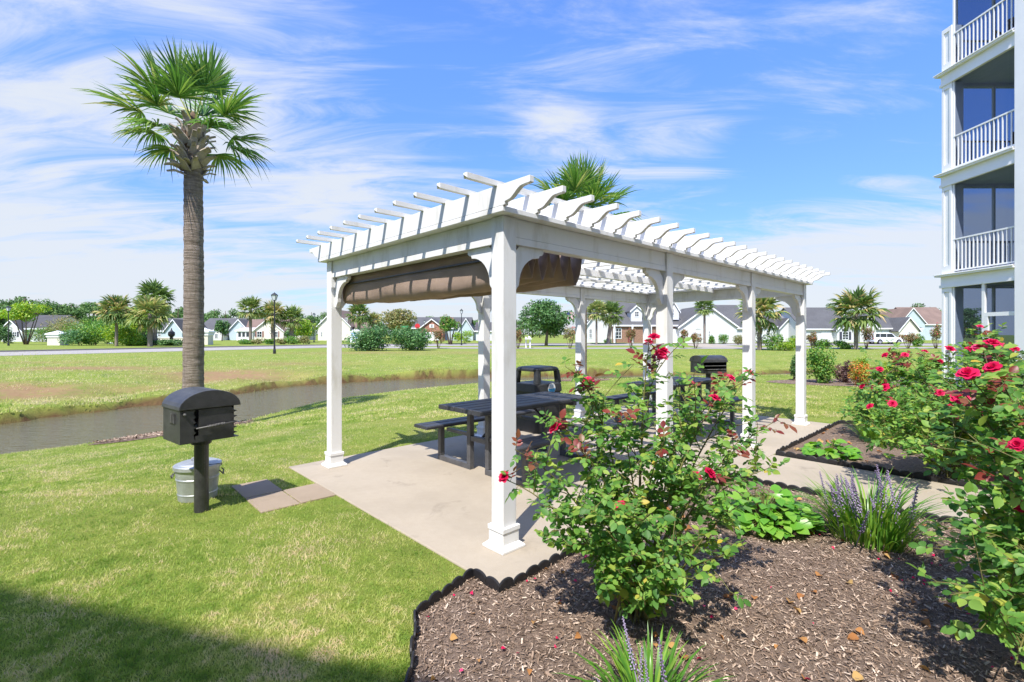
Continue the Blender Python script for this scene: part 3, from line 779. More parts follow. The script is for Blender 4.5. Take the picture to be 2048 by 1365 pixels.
for y in (0.075, PW / 2 - 0.06, PW - 0.075):
    MB().box(0.10, 3.4, y - 0.012, y + 0.012, 2.268, 2.295).build('track_rail', 'vinyl', can)
for i in range(7):
    xx = 0.075 + sum(loops[:i])
    MB().tube([(xx, 0.09, 2.258), (xx, PW - 0.09, 2.258)], 0.009, 8).build('batten', 'tableleg', can)

# ------------------------------------------------------------------ picnic tables
def picnic_table(lx, ly, label):
    c = L2W(lx, ly, PZ0)
    t_ = thing('picnic_table', label, 'picnic table', c, TH, 'picnic tables under the pergola')
    def plank(y0, y1, z0, z1, name, L):
        prof_ = [(y0 + 0.008, z0), (y1 - 0.008, z0), (y1, z0 + 0.008), (y1, z1 - 0.012), (y1 - 0.012, z1), (y0 + 0.012, z1), (y0, z1 - 0.012), (y0, z0 + 0.008)]
        return bevel_mod(MB().prism(prof_, -L, L, 'x').build(name, 'table', t_), 0.004)
    for k in range(5): plank(-0.375 + k * 0.15 + 0.003, -0.375 + (k + 1) * 0.15 - 0.003, 0.695, 0.745, 'top_plank', 0.915)
    MB().lathe([(0.030, 0.7455), (0.030, 0.7475), (0.022, 0.7477)], 16).build('umbrella_hole_plug', 'black', t_)
    for s in (-1, 1):
        for k in range(2):
            y = s * (0.60 + 0.145 * k); plank(min(y, y + s * 0.139), max(y, y + s * 0.139), 0.415, 0.455, 'seat_plank', 0.915)
    for ex in (-0.62, 0.62):
        for s in (-1, 1):
            h = 0.03
            MB().box(ex - h, ex + h, s * 0.735 - h, s * 0.735 + h, 0.062, 0.413).build('bench_leg', 'tableleg', t_, bevel=0.004)
            MB().box(ex - h, ex + h, s * 0.16 - h, s * 0.16 + h, 0.062, 0.652).build('table_leg', 'tableleg', t_, bevel=0.004)
            a, b = sorted((s * 0.13, s * 0.765)); MB().box(ex - h - .001, ex + h + .001, a, b, 0.0, 0.061).build('foot_rail', 'tableleg', t_, bevel=0.004)
            a, b = sorted((s * 0.192, s * 0.60)); MB().box(ex - 0.02, ex + 0.02, a, b, 0.372, 0.413).build('bench_arm', 'tableleg', t_, bevel=0.003)
        MB().box(ex - 0.025, ex + 0.025, -0.129, 0.129, 0.33, 0.385).build('cross_tie', 'tableleg', t_, bevel=0.003)
        MB().box(ex - 0.032, ex + 0.032, -0.36, 0.36, 0.653, 0.6945).build('top_cleat', 'tableleg', t_, bevel=0.003)
        s = -1 if ex > 0 else 1
        MB().tube([(ex + s * 0.03, 0, 0.36), (ex + s * 0.45, 0, 0.693)], 0.016, 8).build('brace', 'black', t_)
    return t_
picnic_table(1.69, 1.58, 'charcoal picnic table with grey steel legs at the near end of the patio')
picnic_table(5.35, 1.52, 'charcoal picnic table at the far end of the patio in front of the rear grill')

# ------------------------------------------------------------------ barbecue grills on posts
def grill(label, loc, rotz, post_h, rotb=0.0):
    g_ = thing('barbecue_grill', label, 'grill', loc, rotz, 'post mounted barbecue grills')
    MB().tube([(0, 0, -0.1), (0, 0, post_h)], 0.056, 20).build('post', 'grill', g_, smooth=False)
    MB().lathe([(0.072, post_h - 0.05), (0.078, post_h - 0.045), (0.078, post_h + 0.0), (0.06, post_h + 0.004)], 20).build('swivel_collar', 'black', g_)
    W_, D_, zb, ze, zt = 0.225, 0.20, post_h + 0.005, post_h + 0.29, post_h + 0.44
    k = 0.004
    box = MB()
    box.box(-W_, W_, -D_, D_, zb, zb + 0.006)
    box.box(-W_, -W_ + k, -D_, D_, zb + 0.006, ze)
    box.box(W_ - k, W_, -D_ + 0.10, D_, zb + 0.006, ze)
    box.box(-W_ + k, W_ - k, D_ - k, D_, zb + 0.006, ze)
    box.build('firebox', 'grill', g_)
    # front plate: two pieces with toothed edges and a slot between them
    def teeth(x, z0, z1, n, amp, up=True):
        pts = []
        for i in range(n):
            a = z0 + (z1 - z0) * i / n; b = z0 + (z1 - z0) * (i + 1) / n
            pts += [(x, a), (x + amp, a + (b - a) * 0.35), (x + amp * 0.4, a + (b - a) * 0.55)]
        return pts + [(x, z1)]
    zf0, zf1 = zb + 0.007, ze - 0.012
    left = [(-W_, zf0), (-0.115, zf0)] + teeth(-0.128, zf0 + 0.06, zf1 - 0.03, 4, 0.020) + [(-0.115, zf1), (-W_, zf1)]
    MB().prism(left, -D_ - 0.001, -D_ + 0.003, 'y').build('front_plate', 'grill', g_)
    right = [(-0.090, zf0)] + [(0.195, zf0)] + teeth(0.17, zf0 + 0.02, zf1 - 0.01, 5, 0.045) + [(0.165, zf1), (-0.090, zf1)]
    MB().prism(right, -D_ - 0.001, -D_ + 0.003, 'y').build('front_plate', 'grill', g_)
    MB().box(-0.1149, -0.0901, -D_, -D_ + 0.002, zf0, zf0 + 0.05).build('front_plate', 'grill', g_)
    # barrel hood
    arc = [(W_ + 0.012) * math.cos(a) for a in np.linspace(0, math.pi, 17)]
    arz = [ze - 0.005 + (zt - ze) * math.sin(a) for a in np.linspace(0, math.pi, 17)]
    hood = MB().prism(list(zip(arc, arz)), -D_ - 0.016, D_ + 0.01, 'y').build('hood', 'grill', g_, bevel=0.004)
    MB().lathe([(0.011, 0), (0.013, 0.004), (0.010, 0.02), (0.004, 0.024)], 12).build('hinge_knob', 'ash', g_, (-W_ + 0.03, -D_ - 0.001, ze - 0.04), (R(90), 0, 0))
    pts = []
    for i in range(80): 
        a = i / 79; pts.append((-0.03 + 0.13 * a, -D_ - 0.022 + 0.012 * math.sin(a * 70), zb + 0.125 + a * 0.008 + 0.012 * math.cos(a * 70)))
    MB().tube([(-0.115, -D_ - 0.022, zb + 0.12), (0.19, -D_ - 0.022, zb + 0.138)], 0.0065, 8).build('grate_handle', 'ash', g_, smooth=True)
    MB().tube(pts, 0.0035, 6).build('coil_grip', 'ash', g_, smooth=True)
    gr = MB()
    for i in range(11): 
        yy = -D_ + 0.03 + i * (2 * D_ - 0.06) / 10; gr.tube([(-W_ + 0.005, yy, zb + 0.13), (W_ - 0.006, yy, zb + 0.13)], 0.005, 6)
    gr.build('grate', 'ash', g_)
    sd = MB()
    for xo in (0, 0.035, 0.07): sd.tube([(-W_ - 0.006, -0.09 + xo, ze - 0.04), (-W_ - 0.008, -0.085 + xo, ze - 0.12), (-W_ - 0.006, -0.065 + xo, ze - 0.13)], 0.004, 6)
    sd.build('side_hooks', 'ash', g_)
    return g_
g1c = GP(400, 1024)
grill('black barbecue grill with arched hood on a post in the near lawn', (g1c.x + 0.0, g1c.y + 0.02, 0), R(52), 0.64)
g2 = (4.50, 11.0)
def grill2():
    g_ = thing('barbecue_grill', 'open fronted black barbecue grill standing behind the far picnic table', 'grill', (g2[0], g2[1], 0), R(14), 'post mounted barbecue grills')
    MB().tube([(0, 0, -0.1), (0, 0, 0.66)], 0.056, 16).build('post', 'grill', g_)
    W_, D_, zb, ze, zt = 0.30, 0.24, 0.67, 0.92, 1.07
    b_ = MB(); b_.box(-W_, W_, -D_, D_, zb, zb + 0.006).box(-W_, -W_ + .005, -D_, D_, zb + .006, ze).box(W_ - .005, W_, -D_, D_, zb + .006, ze).box(-W_ + .005, W_ - .005, D_ - .005, D_, zb + .006, ze)
    b_.box(-W_ + .005, W_ - .005, -D_, -D_ + 0.005, zb + .006, zb + 0.07)
    b_.build('firebox', 'grill', g_)
    half = [(-D_ - 0.03, ze + 0.02)]
    arc = [(-(D_ + 0.03) * math.cos(a), ze + (zt - ze) * math.sin(a) ** 0.8) for a in np.linspace(0, math.pi, 13)]
    MB().prism(arc[::-1], -W_ - 0.012, W_ + 0.012, 'x').build('hood', 'grill', g_, bevel=0.004)
    for zz in (zb + 0.09, zb + 0.17):
        gr = MB()
        for i in range(14):
            xx = -W_ + 0.02 + i * (2 * W_ - 0.04) / 13; gr.tube([(xx, -D_ - 0.02, zz), (xx, D_ - 0.02, zz)], 0.005, 6)
        gr.tube([(-W_ + 0.01, -D_ - 0.015, zz), (W_ - 0.01, -D_ - 0.015, zz)], 0.007, 6)
        gr.build('grate', 'ash', g_)
grill2()

# galvanised can behind the near grill
gc = GP(393, 999)
cn = thing('metal_trash_can', 'small galvanised metal trash can with lid behind the near grill post', 'trash can', (gc.x - 0.02, gc.y + 0.05, 0.0), R(20))
MB().lathe([(0.150, 0.0), (0.158, 0.004), (0.160, 0.05), (0.164, 0.055), (0.164, 0.065), (0.161, 0.07), (0.172, 0.19), (0.177, 0.195), (0.177, 0.205), (0.173, 0.21), (0.181, 0.292), (0.188, 0.297), (0.188, 0.307), (0.176, 0.31)], 40).build('body', 'galv', cn, smooth=False)
lid = MB().lathe([(0.192, 0.290), (0.197, 0.292), (0.197, 0.322), (0.190, 0.328), (0.165, 0.333), (0.155, 0.342), (0.10, 0.350), (0.02, 0.354)], 40).build('lid', 'galv', cn)
MB().tube([(-0.05, 0, 0.350), (-0.048, 0, 0.375), (-0.03, 0, 0.384), (0.03, 0, 0.384), (0.048, 0, 0.375), (0.05, 0, 0.350)], 0.006, 8).build('lid_handle', 'galv', lid)
for s in (-1, 1):
    MB().tube([(s * 0.186, -0.045, 0.255), (s * 0.205, -0.045, 0.235), (s * 0.21, 0, 0.205), (s * 0.205, 0.045, 0.235), (s * 0.186, 0.045, 0.255)], 0.006, 8).build('bail_handle', 'ash', cn)
MB().tube([(0.10, -0.16, 0.34), (0.19, -0.12, 0.335), (0.215, -0.07, 0.32), (0.20, -0.03, 0.30)], 0.003, 6).build('wire_loop', 'black', lid)

# hooded litter bin under the far side of the pergola
bc = L2W(3.27, 2.78, PZ0)
bn_ = thing('litter_bin', 'black plastic litter bin with open hood and round blue label beside the far posts', 'litter bin', bc, TH)
def rrect(hx, hy, r, n=5):
    p = []
    for cx_, cy_, a0 in ((hx - r, hy - r, 0), (-hx + r, hy - r, 90), (-hx + r, -hy + r, 180), (hx - r, -hy + r, 270)):
        for i in range(n + 1):
            a = R(a0 + 90 * i / n); p.append((cx_ + r * math.cos(a), cy_ + r * math.sin(a)))
    return p
def loft(sections, name, m, parent, smooth=False):
    vs, fs = [], []; n_ = len(sections[0][0])
    for poly, z in sections: vs += [(x_, y_, z) for x_, y_ in poly]
    for i in range(len(sections) - 1):
        for k in range(n_): fs.append((i * n_ + k, i * n_ + (k + 1) % n_, (i + 1) * n_ + (k + 1) % n_, (i + 1) * n_ + k))
    fs.append(tuple(range(n_ - 1, -1, -1))); fs.append(tuple(range((len(sections) - 1) * n_, len(sections) * n_)))
    return MB().add(vs, fs).build(name, m, parent, smooth=smooth)
loft([(rrect(.27, .25, .06), 0), (rrect(.275, .255, .06), .02), (rrect(.29, .27, .06), .62)], 'body', 'bin', bn_)
loft([(rrect(.305, .285, .07), .621), (rrect(.31, .29, .07), .64), (rrect(.30, .28, .07), .75), (rrect(.285, .265, .07), .765)], 'rim', 'bin', bn_)
for sx in (-1, 1):
    for sy in (-1, 1):
        o = loft([([(x_ + sx * .245, y_ + sy * .225) for x_, y_ in rrect(.045, .045, .02, 3)], .764), ([(x_ + sx * .225, y_ + sy * .205) for x_, y_ in rrect(.04, .04, .02, 3)], .965)], 'hood_post', 'bin', bn_)
loft([(rrect(.272, .252, .08), .955), (rrect(.275, .255, .08), .985), (rrect(.255, .235, .08), 1.012), (rrect(.20, .18, .06), 1.024)], 'hood_top', 'bin', bn_)
lb = MB().lathe([(0.085, 0), (0.085, 0.003)], 28).build('round_label', 'white', bn_, (0.02, -0.291, 0.685), (R(90), 0, 0))
half = [(0.080 * math.cos(a), 0.080 * math.sin(a)) for a in np.linspace(math.pi, 2 * math.pi, 18)]
MB().prism(half, 0.0032, 0.0045, 'z').build('label_print', 'blue', lb)
for zz in (0.018, 0.036, 0.054): MB().box(-0.045, 0.045, zz - 0.004, zz + 0.004, 0.0032, 0.0042).build('label_print', 'blue', lb)

# ------------------------------------------------------------------ scalloped edging
sc_p = [(-0.056, -0.05), (0.056, -0.05), (0.056, 0.035)] + [(0.056 * math.cos(a), 0.035 + 0.030 * math.sin(a)) for a in np.linspace(0.2, math.pi - 0.2, 9)] + [(-0.056, 0.035)]
sm_ = MB().prism(sc_p, -0.007, 0.007, 'y')
rim = [(0.054 * math.cos(a), 0.0, 0.036 + 0.030 * math.sin(a)) for a in np.linspace(0.05, math.pi - 0.05, 11)]
sm_.tube(rim, 0.0075, 6)
scal = sm_.mesh('scallop', 'edging')
def edging(label, pts, group=None):
    e_ = thing('lawn_edging', label, 'edging', (pts[0][0], pts[0][1], 0))
    o0 = Vector(pts[0]); rr = random.Random(len(pts)); 
    for a, b in zip(pts[:-1], pts[1:]):
        a, b = Vector(a), Vector(b); L = (b - a).length; n_ = max(1, round(L / 0.112)); an = math.atan2((b - a).y, (b - a).x)
        for i in range(n_):
            p = a + (b - a) * ((i + 0.5) / n_) - o0
            inst('scallop', scal, e_, (p.x, p.y, rr.uniform(-0.006, 0.008)), (rr.uniform(-0.12, 0.12), 0, an + rr.uniform(-0.06, 0.06)), (L / n_ / 0.112, 1, 1))
l2 = lambda x, y: tuple(L2W(x, y)[:2])
edging('black scalloped plastic edging between the lawn and the mulch bed in the foreground', [(-0.46, 1.75), (-0.455, 2.16), (-0.525, 2.62), (-0.245, 3.045), l2(-0.445, -0.45), l2(0.24, -0.425), l2(2.90, -0.425), l2(2.90, -3.6)])
edging('black scalloped plastic edging round the rose bed beyond the path', [l2(4.325, -4.6), l2(4.325, -0.43), l2(7.42, -0.43), (6.9, 8.15), (8.2, 8.35)])

# ------------------------------------------------------------------ grass blades on the near lawn
def lawn_mask(X, Y):
    lx, ly = tol(X, Y)
    ok = ~((lx > SLAB[0] - 0.01) & (lx < SLAB[1] + 0.01) & (ly > SLAB[2]) & (ly < SLAB[3] + 0.01))
    for q in PAVERS: ok &= ~((lx > q[0] + 0.01) & (lx < q[1] - 0.01) & (ly > q[2] + 0.01) & (ly < q[3] - 0.01))
    ok &= ~((lx > 2.92) & (lx < 4.32) & (ly < -0.3))
    ok &= ~inpoly(X, Y, B1W) & ~inpoly(X, Y, B2W) & ~inpoly(X, Y, ISL)
    c_, cx, cy, a, b, rot = PI_
    dx, dy = X - cx, Y - cy; px = dx * math.cos(rot) + dy * math.sin(rot); py = -dx * math.sin(rot) + dy * math.cos(rot)
    ok &= (px / a) ** 2 + (py / b) ** 2 > 0.95
    return ok
def grass(name, label, Y0, Y1, n, h0, h1, wd, seed, segs, far=False):
    rg = np.random.default_rng(seed)
    # even over the picture: nearer ground gets more blades per square metre
    Y = 1 / rg.uniform(1 / Y1, 1 / Y0, n); X = rg.uniform(-1.10, 1.10, n) * Y
    P_ = np.c_[X, Y]; z, dn, df = height(P_)
    k = lawn_mask(X, Y) & ((dn > 0.04) if not far else (df > 0.09))
    if far: k &= bare_at(P_) * (0.4 + vnoise(P_, 2.2, 6)) < 0.42 + 0.25 * rg.random(n)
    P_, z, X, Y = P_[k], z[k], X[k], Y[k]; n = len(X)
    patchy = vnoise(P_, 1.7, 3) * 0.6 + vnoise(P_, 6.0, 4) * 0.4
    h = (h0 + (h1 - h0) * rg.random(n)) * (0.6 + 0.8 * patchy); wdt = wd * (0.7 + 0.6 * rg.random(n))
    a = rg.random(n) * 6.283; lean = rg.uniform(0.25, 1.15, n); d = rg.random(n) * 6.283
    side = np.c_[np.cos(a), np.sin(a), np.zeros(n)] * wdt[:, None] * 0.5
    tipo = np.c_[np.cos(d) * lean * h, np.sin(d) * lean * h, h * (1.05 - 0.35 * lean)]
    b0 = np.c_[X, Y, z - 0.004]
    tint = np.clip(0.75 * (1 - patchy) + 0.35 * rg.random(n), 0, 1) 
    if segs == 1:
        V = np.stack([b0 - side, b0 + side, b0 + tipo], 1).reshape(-1, 3); T = np.arange(n * 3).reshape(-1, 3); tv = np.repeat(tint, 3)
    else:
        mid_ = b0 + tipo * 0.45 + np.c_[np.zeros((n, 2)), h * 0.12]
        V = np.stack([b0 - side, b0 + side, mid_ - side * 0.8, mid_ + side * 0.8, b0 + tipo], 1).reshape(-1, 3)
        i = np.arange(n)[:, None] * 5; T = np.concatenate([i + [[0, 1, 3]], i + [[0, 3, 2]], i + [[2, 3, 4]]]); tv = np.repeat(tint, 5)
    o = inst(name, np_mesh(name, V, T, 'grass', tv)); return tag(o, label, 'grass', kind='stuff')
grass('grass', 'short sunlit grass on the lawn in the foreground', 1.9, 4.6, 190000, 0.014, 0.036, 0.0038, 11, 2)
grass('grass', 'mown grass on the lawn beside the patio and creek', 4.6, 9.0, 150000, 0.016, 0.038, 0.0065, 12, 1)
grass('grass', 'mown grass on the lawn behind the pergola', 9.0, 24.0, 110000, 0.025, 0.060, 0.017, 13, 1)
grass('grass', 'rough grass on the far creek bank', 9.0, 44.0, 130000, 0.03, 0.12, 0.020, 14, 1, True)

# ------------------------------------------------------------------ condominium with screened corner balconies
BX, BYF, BYN = 12.45, 13.87, 11.80         # facade plane, far corner, near end of the open bay
FZ = [0.10, 3.30, 6.20, 9.10, 12.0]        # floor levels
condo = thing('condominium', 'tall white condominium with screened corner balconies at the right edge', 'building', (BX, BYF, 0))
def cpart(mb, name, m, parent=condo, bevel=0.0):
    mb.v = [(x - BX, y - BYF, z) for x, y, z in mb.v]
    return mb.build(name, m, parent, bevel=bevel)
cpart(MB().box(BX - 0.06, BX + 16, -16.0, BYN - 0.02, -0.1, 14.2), 'wall', 'side_grey')
cpart(MB().box(BX - 0.10, BX + 0.16, BYN - 0.55, BYN, 0.0, 14.2), 'pilaster', 'white', bevel=0.01)
cpart(MB().box(BX - 0.6, BX + 16.4, -16.4, BYF + 0.5, 14.2, 14.6), 'roof', 'roof_grey')
BD = 2.9                                    # balcony depth
cpart(MB().box(BX + BD, BX + BD + 0.2, BYN - 0.018, BYF, 0.0, 14.2), 'rear_wall', 'side_grey')
for i, fz in enumerate(FZ):
    if i: # floor slab edge: cornice ledge, frieze, lower moulding
        for nm, o, z0, z1 in (('ledge', 0.13, fz - 0.10, fz - 0.02), ('ledge_lip', 0.155, fz - 0.055, fz - 0.035), ('frieze', 0.03, fz - 0.34, fz - 0.103), ('moulding', 0.055, fz - 0.42, fz - 0.342)):
            q = MB()
            q.box(BX - o, BX + 0.05, BYN + 0.002, BYF + o, z0, z1); q.box(BX + 0.052, BX + BD + 0.2 + o, BYF - 0.05, BYF + o, z0, z1)
            cpart(q, nm, 'white')
        cpart(MB().box(BX + 0.054, BX + BD - 0.01, BYN + 0.003, BYF - 0.054, fz - 0.30, fz - 0.04), 'floor_slab', 'concrete')
        for k in range(14): cpart(MB().box(BX + 0.06 + k * 0.2, BX + 0.252 + k * 0.2, BYN + 0.01, BYF - 0.06, fz - 0.330, fz - 0.306), 'ceiling_board', 'white')
    if i == len(FZ) - 1: break
    z0 = fz - 0.02 if i else 0.0; z1 = FZ[i + 1] - 0.42
    # panelled corner column
    zz1 = z1 if i < 3 else fz + 1.2
    c_ = MB(); c_.box(BX, BX + 0.31, BYF - 0.31, BYF, z0, zz1)
    co = cpart(c_, 'corner_column', 'white')
    for (yy0, yy1, a, b) in ((BYF - 0.31, BYF - 0.24, z0, zz1), (BYF - 0.07, BYF, z0, zz1), (BYF - 0.239, BYF - 0.071, z0, z0 + 0.22), (BYF - 0.239, BYF - 0.071, zz1 - 0.12, zz1)):
        q = MB().box(BX - 0.028, BX - 0.001, yy0, yy1, a, b); q.v = [(x - BX, y - BYF, z) for x, y, z in q.v]; q.build('column_panel', 'white', co)
    # insect screens in white frames, both open sides
    sc1 = MB().add([(BX + 0.03, BYN + 0.002, z0), (BX + 0.03, BYF - 0.312, z0), (BX + 0.03, BYF - 0.312, z1), (BX + 0.03, BYN + 0.002, z1)], [(0, 1, 2, 3)])
    cpart(sc1, 'insect_screen', 'screen')
    sc2 = MB().add([(BX + 0.312, BYF - 0.03, z0), (BX + BD, BYF - 0.03, z0), (BX + BD, BYF - 0.03, z1), (BX + 0.312, BYF - 0.03, z1)], [(0, 1, 2, 3)])
    cpart(sc2, 'insect_screen', 'screen')
    for (xa, xb) in ((0.312, 0.36), (1.38, 1.44), (2.35, 2.41)): cpart(MB().box(BX + xa, BX + xb, BYF - 0.09, BYF - 0.035, z0, z1), 'screen_post', 'white')
    cpart(MB().box(BX + 0.001, BX + 0.05, BYF - 0.36, BYF - 0.313, z0, z1), 'screen_post', 'white')
    if i == 0:
        for (ya, yb, za, zb) in ((12.62, 12.70, z0, z1), (BYN + 0.003, 12.618, 2.02, 2.12), (BYN + 0.003, 12.618, 0.95, 1.03), (12.54, 12.615, 1.03, 2.018)):
            cpart(MB().box(BX - 0.02, BX + 0.05, ya, yb, za, zb), 'door_frame', 'white')
        cpart(MB().lathe([(0.17, 0.0), (0.24, 0.48), (0.26, 0.5), (0.25, 0.55)], 18, BX + 0.6, 12.85), 'planter', 'brown')
    else:
        rail = MB().box(BX - 0.005, BX + 0.045, BYN + 0.003, BYF - 0.313, fz + 0.90, fz + 0.94); cpart(rail, 'top_rail', 'white')
        cpart(MB().box(BX - 0.003, BX + 0.043, BYN + 0.003, BYF - 0.313, fz + 0.03, fz + 0.065), 'bottom_rail', 'white')
        n_ = 16
        for k in range(n_):
            yy = BYN + 0.06 + k * (BYF - 0.36 - BYN - 0.06) / (n_ - 1)
            cpart(MB().box(BX + 0.004, BX + 0.026, yy - 0.012, yy + 0.012, fz + 0.066, fz + 0.899), 'baluster', 'white')
        cpart(MB().box(BX + 0.313, BX + BD, BYF - 0.02, BYF + 0.02, fz + 0.90, fz + 0.94), 'top_rail', 'white')
        for k in range(18): cpart(MB().box(BX + 0.40 + k * 0.14, BX + 0.42 + k * 0.14, BYF - 0.012, BYF + 0.01, fz + 0.06, fz + 0.899), 'baluster', 'white')
def balcony_chair(fz, which, x, y, rz):
    c_ = thing('balcony_chair', 'dark slatted chair on the ' + which + ' balcony of the condominium', 'chair', (x, y, fz - 0.015), rz, 'chairs on the condominium balconies')
    for k in range(5): MB().box(-0.26, 0.26, -0.25 + k * 0.1, -0.16 + k * 0.1, 0.40, 0.42).build('seat_slat', 'brown', c_)
    for k in range(5): MB().box(-0.25 + k * 0.102, -0.16 + k * 0.102, 0.25, 0.27, 0.45, 0.98).build('back_slat', 'brown', c_)
    for sx in (-1, 1):
        MB().box(sx * 0.30 - 0.025, sx * 0.30 + 0.025, -0.27, 0.27, 0.60, 0.625).build('armrest', 'brown', c_)
        for yy in (-0.24, 0.24): MB().box(sx * 0.29 - 0.02, sx * 0.29 + 0.02, yy - 0.02, yy + 0.02, 0, 0.60 if yy < 0 else 0.598).build('leg', 'brown', c_)
    MB().box(-0.27, 0.27, 0.245, 0.275, 0.92, 1.0).build('back_rail', 'brown', c_)
balcony_chair(FZ[2], 'third floor', 13.4, 12.35, R(-60))
balcony_chair(FZ[3], 'top visible', 13.3, 12.7, R(-70))

# the wing of the same complex behind the viewer, whose shadow lies on the lawn
wa = R(-16.2); wing_h = 11.0
sh = wing_h / math.tan(R(SUN_EL))
wc = Vector((-0.464 - SHX * sh, 2.184 - SHY * sh, 0))
wing = thing('apartment_wing', 'pale apartment wing behind the viewer that shades the near lawn', 'building', wc, wa)
MB().box(-16, 13.0, -10, 0, -0.1, wing_h - 0.3).build('wall', 'side_cream', wing)
MB().box(-16.2, 13.2, -10.2, 0.0 - 0.0 + 0.002, wing_h - 0.29, wing_h).build('roof', 'roof_grey', wing)
for fl in range(4):
    for k in range(7):
        wx = -14 + k * 3.8
        f_ = MB().box(wx, wx + 1.3, 0.001, 0.06, 0.9 + fl * 2.6, 2.3 + fl * 2.6).build('window', 'trimw', wing)
        MB().box(wx + 0.08, wx + 1.22, 0.061, 0.066, 0.98 + fl * 2.6, 2.22 + fl * 2.6).build('pane', 'glass', f_)

# ------------------------------------------------------------------ roses
def petal_flower():
    """a double rose seen as three whorls of cupped petals"""
    V, T = [], []
    rr = random.Random(5)
    for ring, (n_, L, tilt, wd) in enumerate(((6, 1.0, 12, 0.62), (6, 0.85, 38, 0.55), (5, 0.6, 62, 0.45), (3, 0.4, 80, 0.35))):
        for k in range(n_):
            an = 2 * math.pi * (k + 0.5 * ring) / n_ + rr.uniform(-0.2, 0.2); tl = R(tilt + rr.uniform(-9, 9))
            o = len(V)
            for i in range(4):
                s = i / 3
                r_ = L * s; zz = r_ * math.sin(tl) * (1 - 0.15 * s) - (0.18 * s ** 3 if ring < 2 else 0); rad = r_ * math.cos(tl)
                hw = wd * math.sin(math.pi * min(0.98, 0.12 + 0.72 * s)) * 0.75
                for j in (-1, 0, 1):
                    lift = 0.10 * abs(j) * s
                    V.append((rad * math.cos(an) - j * hw * math.sin(an), rad * math.sin(an) + j * hw * math.cos(an), zz + lift + 0.03 * rr.uniform(-1, 1)))
            for i in range(3):
                for j in range(2): T.append((o + i * 3 + j, o + i * 3 + j + 1, o + (i + 1) * 3 + j + 1, o + (i + 1) * 3 + j))
    return np.array(V), np.array(T)
FLW = np_mesh('flower', *petal_flower(), 'petal', smooth=True)
leafmesh = np_mesh('leaf', LEAF_V, LEAF_T, 'roseleaf', np.zeros(len(LEAF_V)), True)
youngmesh = np_mesh('young_leaf', LEAF_V, LEAF_T, 'youngleaf', np.zeros(len(LEAF_V)), True)
def bez(a, b, c, n_): return [a * (1 - t_) ** 2 + b * 2 * t_ * (1 - t_) + c * t_ ** 2 for t_ in np.linspace(0, 1, n_)]
